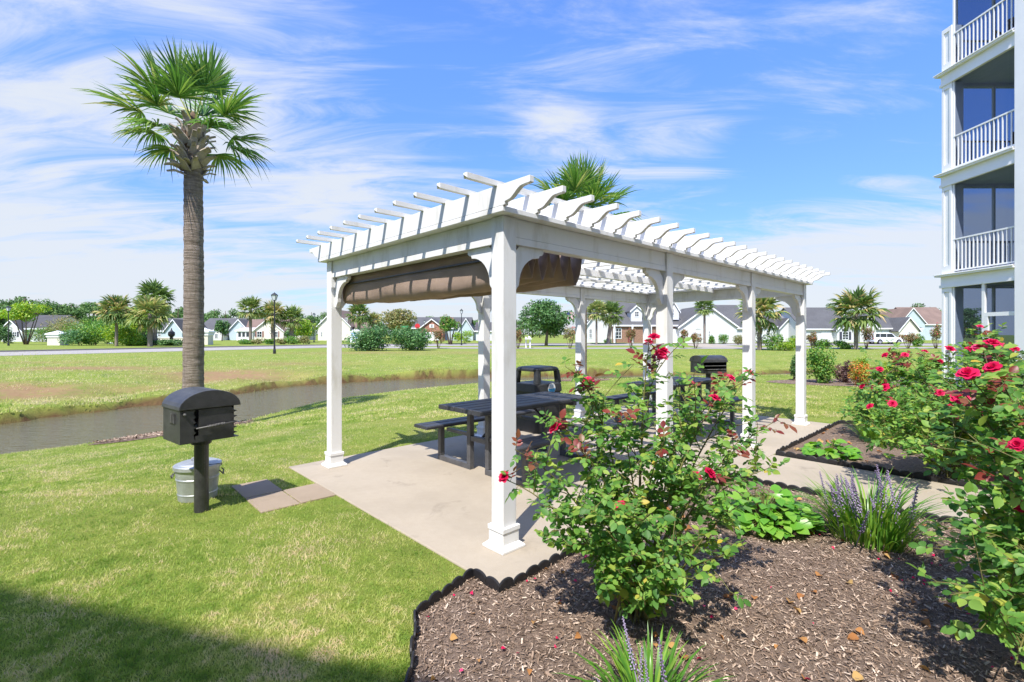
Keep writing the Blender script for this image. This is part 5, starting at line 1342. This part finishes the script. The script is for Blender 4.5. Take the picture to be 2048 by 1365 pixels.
# hedge bed by the lamp post
for i, (u, w_, vt) in enumerate(((495, 34, 679), (518, 30, 677), (540, 30, 678), (562, 32, 676), (587, 36, 674), (606, 32, 673))):
    shrub('clipped hedge mound %s in the row behind the lamp post' % ('furthest left', 'second from the left', 'third from the left', 'third from the right', 'second from the right', 'furthest right')[i], u, 74, vt, w_, 'leaf_olive' if i % 2 else 'leaf_mid', 140 + i, 1000, 0.16, lum=10, name='hedge_mound', grp='hedge mounds behind the lamp post')
tree('dark magnolia before the blue gabled house', 444, 110, 642, 672, 32, 'leaf_dark', 151, 1500, 0.35, 'magnolia_tree', 0.15)
tree('yellow green rounded tree left of the first post', 608, 96, 640, 675, 54, 'leaf_bright', 152, 2000, 0.32)
tree('dense dark tree behind the shorter palm', 588, 100, 650, 678, 44, 'leaf_dark', 153, 1200, 0.35)
tree('brownish green tree behind the round shrubs', 797, 110, 618, 660, 76, 'leaf_olive', 154, 3200, 0.42)
tree('crape myrtle with reddish tips before the brick house', 901, 72, 634, 664, 46, 'leaf_mid', 155, 1800, 0.26, 'crape_myrtle', 0.12, 3, 14, flower=2)
tree('broad dark oak seen between the posts', 1092, 64, 603, 672, 118, 'leaf_dark', 156, 6500, 0.28, 'oak_tree', 0.24, 1, 34, k=0.34)
for i, (u, vt, w_, fl, lb) in enumerate(((877, 655, 34, 2, 'bronze crape myrtle right of the round shrubs'), (1036, 660, 26, 2, 'crape myrtle just right of the near post'), (1140, 654, 36, 1, 'red flowered crape myrtle before the oak'), (1262, 656, 24, 2, 'crape myrtle before the brick porch'), (1366, 660, 24, 2, 'left crape myrtle before the garage'), (1391, 666, 30, 2, 'right crape myrtle before the garage'), (1733, 655, 32, 2, 'crape myrtle right of the broad palm'), (1816, 664, 36, 2, 'crape myrtle before the white car bonnet'), (1872, 650, 24, 1, 'crape myrtle beside the condominium'), (1625, 664, 30, 2, 'crape myrtle behind the corner post'))):
    tree(lb, u, 52, vt, 686, w_, 'leaf_bronze' if fl == 2 else 'leaf_olive', 160 + i, 900, 0.13, 'crape_myrtle', 0.035, 6, 12, flower=fl, k=0.36, grp='crape myrtles along the street')
shrub('yellow green hedge right of the second lamp post', 928, 80, 664, 46, 'leaf_bright', 171, 1400, 0.2, name='hedge')
for i, (u, Y, vt, w_, m, lb) in enumerate(((1546, 46, 668, 44, 'leaf_mid', 'green bush right of the shaggy palm'), (1570, 45, 676, 40, 'leaf_bright', 'yellowish bush between the last two posts'), (1590, 48, 672, 30, 'leaf_mid', 'small bush behind the last post'), (1645, 52, 680, 38, 'leaf_mid', 'low rounded shrub left of the broad palm'), (1687, 50, 683, 38, 'leaf_mid', 'dark rounded shrub at the foot of the broad palm'), (1424, 76, 672, 14, 'leaf_mid', 'small round shrub before the white gable'), (1447, 76, 670, 22, 'leaf_mid', 'rounded shrub under the white gable'), (1476, 70, 670, 26, 'leaf_olive', 'spiky shrub left of the shaggy palm'), (1215, 80, 676, 18, 'leaf_mid', 'small shrub before the brick porch'), (1837, 60, 666, 20, 'leaf_mid', 'small shrub right of the white car'))):
    shrub(lb, u, Y, vt, w_, m, 180 + i, 1300, 0.13, lum=12)
# planting on the mulch island beyond the pergola
shrub('tall mixed shrub on the mulch island right of the corner post', 1643, 15.2, 693, 62, 'leaf_mid', 201, 2600, 0.06, lum=18, grp='shrubs on the mulch island')
shrub('narrow clipped shrub left of the corner post', 1592, 16.0, 706, 26, 'leaf_dark', 202, 1400, 0.05, lum=10, grp='shrubs on the mulch island')
shrub('low purple leaved shrub on the mulch island', 1690, 15.3, 721, 40, 'leaf_purple', 203, 1800, 0.045, lum=10, grp='shrubs on the mulch island')
shrub('small bright green ball shrub on the mulch island', 1722, 15.8, 706, 28, 'leaf_bright', 204, 1300, 0.045, lum=9, grp='shrubs on the mulch island')
shrub('orange and green shrub on the mulch island', 1722, 14.4, 730, 44, 'leaf_orange', 205, 1800, 0.05, lum=10, grp='shrubs on the mulch island')
shrub('low yellow green shrub behind the roses', 1765, 14.8, 724, 40, 'leaf_bright', 206, 1500, 0.05, lum=9, grp='shrubs on the mulch island')
shrub('dark shrub against the condominium porch', 2030, 9.6, 700, 80, 'leaf_dark', 207, 2200, 0.06, lum=12, grp='shrubs on the mulch island')
# reeds by the creek
def tufts(name, label, spots, m, L, seed, wd=0.012):
    rr = random.Random(seed); rg = np.random.default_rng(seed); mats = []
    for (X, Y, n_, rad) in spots:
        for i in range(n_):
            x_, y_ = X + rr.gauss(0, rad), Y + rr.gauss(0, rad * 0.5); a = rr.random() * 6.283; tl = R(rr.uniform(45, 85))
            mats.append(basis((math.cos(a) * math.cos(tl), math.sin(a) * math.cos(tl), math.sin(tl)), (0, 0, 1), (x_, y_, zat(x_, y_) if i % 6 == 0 else mats[-1][2][3]), wd, L * rr.uniform(0.5, 1.1), L * 0.6))
    V, T = merge(BL_V, BL_T, mats); tag(inst(name, np_mesh(name, V, T, m, np.repeat(rg.random(len(mats)), len(BL_V)))), label, 'plants', kind='stuff')
tufts('reeds', 'dry brown reeds on the creek bank behind the far posts', [(11.4 + 0.25 * i, 24.6 + 0.05 * i, 60, 0.3) for i in range(6)], 'reed', 0.6, 4, 0.02)
lip = resample(FAR[2:11], 90); rr_ = random.Random(9)
tufts('bank_weeds', 'dark weeds hanging over the eroded far bank of the creek', [(p[0] + rr_.gauss(0, 0.1) - 0.05, p[1] + rr_.gauss(0.15, 0.12), rr_.choice((2, 4, 10, 40)), 0.25) for p in lip], 'leaf_olive', 0.13, 5, 0.014)

# far woods: one mass of crowns and trunks
def wood(label, u0, u1, Y, tops, seed, n_tree, m='leaf_pine'):
    rr = random.Random(seed); rg = np.random.default_rng(seed); blobs = []; tr = MB()
    for i in range(n_tree):
        u = u0 + (u1 - u0) * (i + rr.random()) / n_tree; y_ = Y + rr.uniform(-14, 14); X = PX(u, y_); vt = np.interp(u, [t_[0] for t_ in tops], [t_[1] for t_ in tops]) + abs(rr.gauss(0, 4)); H = PZ(vt - 9, y_)
        tr.tube([(X, y_, 0), (X + rr.gauss(0, .3), y_, H * 0.9)], [0.3, 0.1], 5)
        for j in range(6):
            r_ = rr.uniform(1.1, 2.3) * (1.0 if j < 4 else 0.7); blobs.append((X + rr.gauss(0, 1.5), y_ + rr.gauss(0, 1.3), H * rr.uniform(0.45, 0.93) - r_ * 0.4, r_ * 1.25, r_ * 1.2, r_ * 0.75))
        blobs.append((X, y_, H * 0.3, 3.2, 2.5, H * 0.28))
    mats = cloud(blobs, n_tree * 900, 0.62, rg, 0.4)
    V, T = merge(RHO_V, QUAD_T, mats); o = inst('wood', np_mesh('wood', V, T, m, np.repeat(rg.random(len(mats)), 4)))
    tag(o, label, 'wood', kind='stuff'); tag(tr.build('trunks', 'wood', o), kind='stuff')
wood('dark pine wood behind the houses on the left', -60, 420, 150, [(-60, 600), (0, 598), (45, 592), (90, 602), (110, 612), (170, 608), (230, 616), (330, 615), (420, 630)], 1, 44)
wood('low green wood behind the gabled houses left of the pergola', 380, 760, 200, [(380, 628), (430, 622), (500, 626), (640, 628), (690, 634), (760, 640)], 2, 30)
wood('distant trees behind the brick house', 740, 1120, 210, [(740, 640), (840, 638), (900, 640), (1120, 644)], 3, 22)
wood('pines behind the houses on the right', 1330, 1960, 190, [(1330, 640), (1500, 632), (1640, 616), (1668, 604), (1700, 612), (1730, 622), (1800, 618), (1830, 610), (1870, 618), (1960, 620)], 4, 46)

# ------------------------------------------------------------------ houses beyond the road
class House:
    def __init__(s, label, u, Y):
        s.Y = Y; s.o = Vector((PX(u, Y), Y, 0)); s.root = thing('house', label, 'house', s.o, 0, 'houses beyond the road')
    def block(s, u0, u1, v_eave, v_ridge, depth, ridge, wall, roof, dy=0.0, ov=0.35, z0=0.0, hip=False):
        """walls and roof of one wing; ridge 'y' shows its gable to us, 'x' shows its roof slope"""
        Y = s.Y + dy; x0, x1 = PX(u0, Y) - s.o.x, PX(u1, Y) - s.o.x; ze = PZ(v_eave, Y); y0, y1 = dy, dy + depth
        zr = PZ(v_ridge, Y if ridge == 'y' else Y + depth / 2)
        w_ = MB(); r_ = MB(); t_ = MB(); th = 0.16
        if ridge == 'y':
            xm = (x0 + x1) / 2
            w_.prism([(x0, z0 - 0.1 if z0 == 0 else z0), (x1, z0 - 0.1 if z0 == 0 else z0), (x1, ze), (xm, zr), (x0, ze)], y0, y1, 'y')
            sl = (zr - ze) / (xm - x0)
            for sgn, xe in ((-1, x0), (1, x1)):
                a = (xe + sgn * ov, ze - sl * ov); b = (xm, zr)
                r_.add([(a[0], y0 - ov, a[1] + .02), (b[0], y0 - ov, b[1] + .02), (b[0], y1 + ov, b[1] + .02), (a[0], y1 + ov, a[1] + .02), (a[0], y0 - ov, a[1] + th), (b[0], y0 - ov, b[1] + th), (b[0], y1 + ov, b[1] + th), (a[0], y1 + ov, a[1] + th)],
                       [(0, 3, 2, 1), (4, 5, 6, 7), (0, 1, 5, 4), (1, 2, 6, 5), (2, 3, 7, 6), (3, 0, 4, 7)])
                t_.add([(a[0], y0 - ov - .03, a[1] - .12), (b[0], y0 - ov - .03, b[1] - .12), (b[0], y0 - ov - .005, b[1] - .12), (a[0], y0 - ov - .005, a[1] - .12), (a[0], y0 - ov - .03, a[1] + th), (b[0], y0 - ov - .03, b[1] + th), (b[0], y0 - ov - .005, b[1] + th), (a[0], y0 - ov - .005, a[1] + th)],
                       [(0, 3, 2, 1), (4, 5, 6, 7), (0, 1, 5, 4), (1, 2, 6, 5), (2, 3, 7, 6), (3, 0, 4, 7)])
        else:
            ym = (y0 + y1) / 2; hp = depth / 2 * 0.9 if hip else 0.0
            if hip: w_.box(x0, x1, y0, y1, -0.1 if z0 == 0 else z0, ze)
            else: w_.prism([(y0, z0 - 0.1 if z0 == 0 else z0), (y1, z0 - 0.1 if z0 == 0 else z0), (y1, ze), (ym, zr), (y0, ze)], x0, x1, 'x')
            sl = (zr - ze) / (ym - y0); zl = ze - sl * ov
            a = [(x0 - ov, y0 - ov, zl), (x1 + ov, y0 - ov, zl), (x1 + ov, y1 + ov, zl), (x0 - ov, y1 + ov, zl)]; q = [(x0 - (0 if hip else ov) + hp, ym, zr), (x1 + (0 if hip else ov) - hp, ym, zr)]
            vs = [(p[0], p[1], p[2] + .02) for p in a + q] + [(p[0], p[1], p[2] + th) for p in a + q]
            ends = [(7, 8, 11), (9, 6, 10), (1, 5, 2), (3, 4, 0), (1, 2, 8, 7), (3, 0, 6, 9)] if hip else [(0, 6, 10, 4), (4, 10, 9, 3), (1, 5, 11, 7), (5, 2, 8, 11)]
            r_.add(vs, [(6, 7, 11, 10), (8, 9, 10, 11), (0, 4, 5, 1), (2, 5, 4, 3), (0, 1, 7, 6), (2, 3, 9, 8)] + ends)
            t_.box(x0 - ov, x1 + ov, y0 - ov - .04, y0 - ov - .003, zl - .10, zl + th)
        wo = w_.build('wall', wall, s.root); ro = r_.build('roof', roof, s.root); t_.build('trim', 'trimw', ro)
        return wo
    def window(s, u0, u1, v0, v1, dy=0.0, shutter=None, nx=2, nz=2, arch=False):
        Y = s.Y + dy; x0, x1 = PX(u0, Y) - s.o.x, PX(u1, Y) - s.o.x; z1, z0 = PZ(v0, Y), PZ(v1, Y); y = dy; b = 0.09
        f = MB(); f.box(x0, x0 + b, y - .07, y - .002, z0, z1).box(x1 - b, x1, y - .07, y - .002, z0, z1).box(x0 + b, x1 - b, y - .07, y - .002, z0, z0 + b).box(x0 + b, x1 - b, y - .07, y - .002, z1 - b, z1)
        fo = f.build('window', 'trimw', s.root)
        MB().box(x0 + b, x1 - b, y - .03, y - .004, z0 + b, z1 - b).build('pane', 'glass', fo)
        for k in range(1, nx): xx = x0 + (x1 - x0) * k / nx; MB().box(xx - .03, xx + .03, y - .055, y - .031, z0 + b, z1 - b).build('muntin', 'trimw', fo)
        for k in range(1, nz): zz = z0 + (z1 - z0) * k / nz; MB().box(x0 + b, x1 - b, y - .052, y - .033, zz - .03, zz + .03).build('muntin', 'trimw', fo)
        if shutter:
            sw = (x1 - x0) * 0.36
            for xa in (x0 - sw - .03, x1 + .03): MB().box(xa, xa + sw, y - .05, y - .002, z0, z1).build('shutter', shutter, s.root)
        if arch:
            xm, rad = (x0 + x1) / 2, (x1 - x0) / 2
            p = [(xm + rad * math.cos(a), z1 + .06 + rad * math.sin(a)) for a in np.linspace(0, math.pi, 13)]
            MB().prism(p, y - .05, y - .003, 'y').build('arched_window', 'glass', s.root)
    def panel(s, name, u0, u1, v0, v1, m, dy=0.0, t=0.06, lines=0):
        Y = s.Y + dy; x0, x1 = PX(u0, Y) - s.o.x, PX(u1, Y) - s.o.x; z1, z0 = PZ(v0, Y), max(0.0, PZ(v1, Y))
        o = MB().box(x0, x1, dy - t, dy - .003, z0, z1).build(name, m, s.root)
        for k in range(1, lines): zz = z0 + (z1 - z0) * k / lines; MB().box(x0, x1, dy - t - .012, dy - t - .001, zz - .03, zz + .03).build('panel_line', 'trimw', o)
        return o
h = House('white house with grey roof behind the flat crowned myrtle', 40, 100)
h.block(2, 44, 662, 641, 9, 'y', 'side_white', 'roof_dark'); h.block(30, 92, 657, 632, 11, 'x', 'side_white', 'roof_dark', 1.0); h.window(25, 34, 664, 674, 0, 'darkshut')
h = House('blue grey gabled house behind the entrance wall', 338, 115)
h.block(330, 364, 662, 640, 10, 'y', 'side_blue', 'roof_dark'); h.block(308, 345, 661, 638, 9, 'x', 'side_blue', 'roof_grey', 1.5); h.window(316, 322, 664, 674, 1.5)
h = House('long grey roofed house with blue gable end', 440, 125)
h.block(396, 470, 660, 638, 11, 'x', 'side_white', 'roof_grey', 1.0); h.block(458, 497, 661, 640, 12, 'y', 'side_blue', 'roof_grey'); h.block(424, 446, 668, 652, 5, 'y', 'side_white', 'roof_grey', -2.0); h.window(430, 436, 668, 677, -2.0); h.panel('garage_door', 399, 416, 668, 679, 'trimw', 1.0, lines=4)
h = House('cream gabled house with brown shutters and glazed porch', 537, 122)
h.block(507, 567, 662, 638, 12, 'y', 'side_cream', 'roof_brown'); h.block(484, 600, 656, 640, 10, 'x', 'side_cream', 'roof_brown', 3.0); h.window(514, 524, 663, 675, 0, 'brownshut'); h.window(549, 556, 663, 675, 0, 'brownshut')
h.block(473, 505, 662, 659, 4, 'x', 'trimw', 'trimw', -0.5, 0.3)
for k in range(3): h.window(476 + 8 * k, 483 + 8 * k, 664, 675, -0.5, None, 1, 1)
h = House('tall cream house behind the left post of the pergola', 668, 120)
h.block(636, 700, 652, 620, 12, 'y', 'side_cream', 'roof_brown'); h.block(690, 744, 662, 646, 9, 'x', 'side_beige', 'roof_brown', 1.0); h.window(641, 645, 664, 674); h.window(690, 695, 636, 648); h.window(641, 645, 640, 650); h.panel('garage_door', 700, 716, 664, 679, 'trimw', 1.0, lines=4); h.panel('garage_door', 720, 736, 664, 679, 'trimw', 1.0, lines=4)
h = House('brick house with white shuttered gable window', 880, 118)
h.block(841, 886, 656, 639, 8, 'y', 'brick', 'roof_grey', -2.0); h.block(826, 938, 656, 636, 12, 'x', 'side_blue', 'roof_grey', 2.0); h.block(918, 946, 660, 638, 10, 'y', 'side_blue', 'roof_grey', 0.5); h.window(861, 866, 649, 656, -2.0, 'trimw'); h.panel('garage_door', 850, 878, 665, 682, 'trimw', -2.0, lines=4)
h = House('pale house mostly hidden behind the near post', 985, 115)
h.block(952, 1012, 662, 646, 9, 'x', 'side_grey', 'roof_dark'); h.window(958, 964, 664, 674)
h = House('white two storey house with dormer and brick porch', 1262, 88)
h.block(1172, 1360, 640, 604, 12, 'x', 'side_white', 'roof_grey', 2.0); h.block(1172, 1232, 652, 612, 10, 'y', 'side_white', 'roof_grey', 0.5)
h.block(1262, 1284, 622, 612, 5, 'y', 'side_white', 'roof_grey', 0.3, 0.25, PZ(644, 88)); h.window(1269, 1278, 623, 634, 0.3)
h.block(1226, 1366, 650, 636, 5, 'x', 'brick2', 'roof_grey', -0.6); h.window(1226, 1243, 657, 678, -0.6, None, 3, 3); h.panel('garage_door', 1340, 1356, 658, 687, 'trimw', -0.6, lines=5); h.window(1178, 1184, 658, 677, 0.5); h.panel('front_door', 1256, 1263, 658, 686, 'redshut', -0.6)
h.block(1336, 1358, 622, 604, 6, 'y', 'side_white', 'roof_grey', 0.2, 0.25, PZ(640, 88)); h.window(1343, 1348, 618, 632, 0.2)
for uu in (1227, 1263, 1300): h.panel('porch_post', uu, uu + 3, 650, 687, 'trimw', -1.6, 0.25)
h = House('white gabled house with broad grey roof behind the thin palm', 1416, 86)
h.block(1359, 1474, 654, 612, 13, 'y', 'side_white', 'roof_grey'); h.block(1420, 1500, 655, 612, 12, 'x', 'side_white', 'roof_grey', 2.0); h.window(1416, 1421, 662, 674); h.window(1391, 1401, 656, 659, 0, None, 4, 1)
h = House('grey roofed house with red shutters between the last posts', 1560, 96)
h.block(1510, 1600, 653, 632, 10, 'x', 'side_grey', 'roof_dark', 1.0); h.block(1560, 1592, 655, 638, 6, 'y', 'side_white', 'roof_dark'); h.window(1584, 1590, 659, 671, 0, 'redshut'); h.window(1532, 1540, 660, 672, 1.0)
h = House('white house with steep grey roof and arched window left of the broad palm', 1655, 90)
h.block(1606, 1700, 657, 617, 12, 'x', 'side_white', 'roof_grey', 1.2, hip=False); h.block(1674, 1708, 659, 642, 6, 'y', 'side_white', 'roof_grey'); h.window(1684, 1697, 664, 680, 0, 'darkshut', 2, 3, True); h.panel('garage_door', 1642, 1666, 662, 684, 'side_grey', 1.2, lines=4)
h = House('low house with two white gables behind the white car', 1776, 94)
h.block(1722, 1840, 656, 624, 12, 'x', 'side_grey', 'roof_grey', 2.0, hip=True); h.block(1720, 1752, 655, 634, 6, 'y', 'side_white', 'roof_grey', 0.5); h.block(1798, 1838, 660, 636, 6, 'y', 'side_cream', 'roof_grey'); h.window(1812, 1822, 662, 674); h.panel('garage_door', 1806, 1830, 663, 684, 'side_grey', 0.0, lines=4)
h = House('brown roofed house furthest right beside the condominium', 1850, 125)
h.block(1800, 1850, 646, 617, 10, 'y', 'side_blue', 'roof_brown'); h.block(1830, 1910, 648, 616, 12, 'x', 'side_blue', 'roof_brown', 1.0); h.window(1822, 1829, 650, 660)

# ------------------------------------------------------------------ lamp posts
def lamp(label, u, v_base, v_top):
    p = GP(u, v_base); H = PZ(v_top, p.y); s = H / 4.9
    t_ = thing('street_lamp', label, 'street lamp', p, 0, 'street lamps along the road')
    MB().lathe([(0.11 * s, -0.05), (0.11 * s, 0.25), (0.075 * s, 0.4), (0.055 * s, 1.0), (0.045 * s, H - 0.72 * s), (0.07 * s, H - 0.70 * s), (0.07 * s, H - 0.66 * s), (0.02 * s, H - 0.64 * s)], 12).build('pole', 'black', t_)
    b = H - 0.62 * s
    MB().frustum(0, 0, b, 0.09 * s, b + 0.38 * s, 0.17 * s).build('lantern_glass', 'lampglass', t_)
    fr = MB()
    for i, j in ((-1, -1), (1, -1), (1, 1), (-1, 1)): fr.tube([(i * .095 * s, j * .095 * s, b - .01), (i * .178 * s, j * .178 * s, b + .385 * s)], 0.016 * s, 6)
    fr.frustum(0, 0, b - .03 * s, .10 * s, b - .002, .10 * s); fr.build('lantern_frame', 'black', t_)
    MB().frustum(0, 0, b + 0.386 * s, 0.215 * s, b + 0.52 * s, 0.09 * s).frustum(0, 0, b + 0.521 * s, 0.10 * s, b + 0.56 * s, 0.04 * s).build('lantern_cap', 'black', t_)
    MB().lathe([(0.02 * s, b + .56 * s), (0.03 * s, b + .59 * s), (0.005, b + .64 * s)], 8).build('finial', 'black', t_)
lamp('black lantern street lamp on the far bank right of the near palm', 549, 708, 585)
lamp('distant black street lamp just left of the first post', 628, 685, 626)
lamp('black street lamp seen below the canopy', 923, 691, 618)
lamp('black street lamp at the left picture edge', 17, 692, 612)
lamp('distant thin street lamp by the brick house', 849, 684, 640)

# ------------------------------------------------------------------ entrance walls and signs
def pillar(label, u, v_base, v_top, px_w):
    p = GP(u, v_base); w_ = px_w * p.y / F / 2; H = PZ(v_top, p.y)
    t_ = thing('entrance_pillar', label, 'pillar', p, R(8), 'entrance pillars beside the road')
    MB().box(-w_ * .8, w_ * .8, -w_ * .8, w_ * .8, -.1, H * .55).build('shaft', 'cream', t_)
    MB().box(-w_ * .9, w_ * .9, -w_ * .9, w_ * .9, H * .551, H * .63).box(-w_ * .85, w_ * .85, -w_ * .85, w_ * .85, H * .631, H * .72).box(-w_, w_, -w_, w_, H * .721, H * .80).build('cornice', 'trimw', t_)
    MB().frustum(0, 0, H * .801, w_ * .98, H * .93, w_ * .35).frustum(0, 0, H * .931, w_ * .3, H, w_ * .1).build('cap', 'trimw', t_)
pillar('white capped entrance pillar on the left', 116, 691, 662, 28); pillar('white capped entrance pillar beside the near palm trunk', 409, 690, 656, 28)
p = GP(362, 689)
t_ = thing('entrance_wall', 'low curved cream entrance wall behind the near palm', 'wall', p)
arc = [(-4.2 + 8.4 * s - 0.0, 0.8 * math.sin(math.pi * s)) for s in np.linspace(0, 1, 12)]
for nm, z0, z1, d, m in (('panel', -0.1, 0.98, 0.12, 'cream'), ('coping', 0.981, 1.10, 0.18, 'trimw')):
    w_ = MB()
    for a, b in zip(arc[:-1], arc[1:]): w_.add([(a[0], a[1] - d, z0), (b[0], b[1] - d, z0), (b[0], b[1] + d, z0), (a[0], a[1] + d, z0), (a[0], a[1] - d, z1), (b[0], b[1] - d, z1), (b[0], b[1] + d, z1), (a[0], a[1] + d, z1)], [(0, 1, 5, 4), (2, 3, 7, 6), (4, 5, 6, 7), (0, 3, 2, 1)] + ([(3, 0, 4, 7)] if a is arc[0] else []) + ([(1, 2, 6, 5)] if b is arc[-1] else []))
    w_.build(nm, m, t_)
p = GP(343, 690)
t_ = thing('signpost', 'black finial topped signpost before the entrance wall', 'signpost', p)
MB().box(-.16, .16, -.16, .16, 0, 1.1).build('post', 'black', t_)
MB().lathe([(.16, 1.1), (.42, 1.35), (.45, 1.6), (.42, 1.85), (.18, 2.05), (.1, 2.2), (.02, 2.5)], 14).build('head', 'black', t_)
p = GP(225, 688); t_ = thing('utility_box', 'small pale green utility box in front of the left bushes', 'utility box', p)
MB().frustum(0, 0, 0, .42, .42, .36).frustum(0, 0, .421, .40, .5, .30).build('cabinet', 'side_grey', t_); MB().box(-.2, .2, -.44, -.425, .05, .10).build('latch', 'black', t_)
p = GP(612, 684); t_ = thing('street_sign', 'green street name sign on a pale post by the hedge', 'street sign', p)
MB().tube([(0, 0, -.1), (0, 0, 2.35)], .05, 8).build('post', 'galv', t_); sg = MB().box(-.5, .5, -.02, .02, 2.36, 2.62).build('name_plate', 'green_sign', t_); MB().box(-.40, .40, -.026, -.021, 2.45, 2.53).build('lettering', 'trimw', sg)
p = GP(835, 687); t_ = thing('stop_sign', 'red octagonal traffic sign with green name plate behind the round shrubs', 'traffic sign', p)
MB().tube([(0, 0, -.1), (0, 0, 3.3)], .045, 8).build('post', 'galv', t_); o8 = [(.46 * math.cos(R(22.5 + 45 * k)), 2.95 - .0 + .46 * math.sin(R(22.5 + 45 * k))) for k in range(8)]
MB().prism(o8, -.08, -.05, 'y').build('octagon', 'red', t_); MB().box(-2.6, -1.7, -.03, .0, 2.75, 2.95).build('name_plate', 'green_sign', t_); MB().tube([(-2.15, -.015, -0.1), (-2.15, -.015, 2.74)], .04, 8).build('post', 'galv', t_)
p = GP(711, 686); t_ = thing('entrance_sign', 'white peaked entrance sign with blue lines behind the round shrubs', 'sign', p)
MB().box(-.95, .95, -.15, .15, 0, 1.9).build('panel', 'trimw', t_); MB().prism([(-1.15, 1.901), (1.15, 1.901), (.5, 2.35), (0, 2.5), (-.5, 2.35)], -.25, .25, 'y').build('roof_cap', 'trimw', t_)
for k in range(4): MB().box(-.8, .8, -.165, -.152, .55 + .34 * k, .68 + .34 * k).build('blue_line', 'blue', t_)
p = GP(1058, 697); t_ = thing('mailbox_stand', 'white double post mailbox stand by the street', 'mailbox', p)
for xx, dy in ((-.30, 1.2), (.12, 0)): MB().box(xx - .06, xx + .06, dy - .06, dy + .06, -.1, 1.25).build('post', 'trimw', t_)
MB().box(-.44, .30, -.3, 1.4, 1.0, 1.08).build('crossbar', 'trimw', t_); bx_ = MB().prism([(-.12, 1.081), (.12, 1.081)] + [(.12 * math.cos(a), 1.25 + .10 * math.sin(a)) for a in np.linspace(0, math.pi, 9)], -.30, .25, 'y').build('box', 'trimw', t_)
# flag on a slanted pole in front of the two storey house
Yf = 82.0; fx, fz = PX(1140, Yf), PZ(631, Yf)
t_ = thing('flag', 'red and white striped flag hanging by the white two storey house', 'flag', (fx, Yf, 0))
MB().tube([(1.9, 3.5, 3.0), (-0.7, 0, fz + 0.7)], .03, 6).build('pole', 'white', t_)
for k in range(13):
    vs, fs = [], []
    for i in range(9):
        s = i / 8; off = .10 * math.sin(s * 7); zt_ = fz + .55 - k * .085 - .12 * s
        vs += [(-.55 + 1.3 * s, off, zt_), (-.55 + 1.3 * s, off, zt_ - .084), (-.55 + 1.3 * s, off + .012, zt_), (-.55 + 1.3 * s, off + .012, zt_ - .084)]
        if i: fs += [(4 * i - 4, 4 * i - 3, 4 * i + 1, 4 * i), (4 * i - 2, 4 * i + 2, 4 * i + 3, 4 * i - 1)]
    MB().add(vs, fs).build('stripe', 'flagred' if k % 2 == 0 else 'trimw', t_)
MB().box(-.56, -.02, -.16, -.145, fz + .10, fz + .55).build('canton', 'flagblue', t_)

# ------------------------------------------------------------------ white car in the driveway
p = GP(1770, 689)
car = thing('parked_car', 'white sport utility car parked before the low gabled house', 'car', p, 0)
body = [(-2.35, .42), (-2.38, .75), (-2.30, 1.02), (2.05, 1.04), (2.32, .92), (2.42, .70), (2.38, .40)]
full = [(-2.35, .42)] + [(-1.45 + .42 * math.cos(a), .36 + .42 * math.sin(a)) for a in np.linspace(math.pi, 0, 9)] + [(1.45 + .42 * math.cos(a), .36 + .42 * math.sin(a)) for a in np.linspace(math.pi, 0, 9)] + [(2.38, .42), (2.42, .72), (2.30, .94), (1.15, 1.06), (-2.30, 1.06), (-2.40, .78)]
MB().prism(full, -.92, .92, 'y').build('body', 'carpaint', car, bevel=0.04)
MB().prism([(-2.28, 1.062), (1.15, 1.062), (.55, 1.66), (.2, 1.76), (-1.95, 1.76), (-2.15, 1.66)], -.82, .82, 'y').build('cabin', 'carpaint', car, bevel=0.05)
for x0, x1, x2, x3 in ((-2.10, -1.42, -1.42, -2.0), (-1.34, -.42, -.42, -1.34), (-.34, .92, .42, -.34)):
    for sgn in (-1, 1):
        pl = [(x0, 1.10), (x1, 1.10), (x2, 1.64), (x3, 1.64)]; MB().prism(pl, *(sorted((sgn * .822, sgn * .835))), 'y').build('side_window', 'glass', car)
MB().add([(.62, -.74, 1.645), (1.13, -.80, 1.105), (1.13, .80, 1.105), (.62, .74, 1.645), (.60, -.74, 1.64), (1.10, -.80, 1.09), (1.10, .80, 1.09), (.60, .74, 1.64)], [(0, 1, 2, 3), (7, 6, 5, 4), (0, 4, 5, 1), (2, 6, 7, 3)]).build('windscreen', 'glass', car)
for x_ in (-1.45, 1.45):
    for sgn in (-1, 1):
        wh = MB().lathe([(.20, -.11), (.35, -.11), (.37, -.08), (.37, .08), (.35, .11), (.20, .11)], 24).build('wheel', 'rubber', car, (x_, sgn * .83, .37), (R(90), 0, 0))
        MB().lathe([(.21, -.112), (.21, -.05), (.05, -.09), (.05, .09), (.21, .05), (.21, .112)], 20).build('rim', 'chrome', wh)
for sgn in (-1, 1):
    MB().box(2.25, 2.43, sgn * .72 - .14, sgn * .72 + .14, .74, .86).build('headlight', 'lampglass', car); MB().box(-2.41, -2.28, sgn * .78 - .1, sgn * .78 + .1, .8, 1.0).build('tail_light', 'red', car)
    MB().box(.85, 1.0, sgn * .93 - .1, sgn * .93 + .1, 1.05, 1.17).build('wing_mirror', 'carpaint', car)
    for x_ in (-.55, .45): MB().box(x_ - .1, x_ + .1, *(sorted((sgn * .921, sgn * .945))), .90, .94).build('door_handle', 'chrome', car)
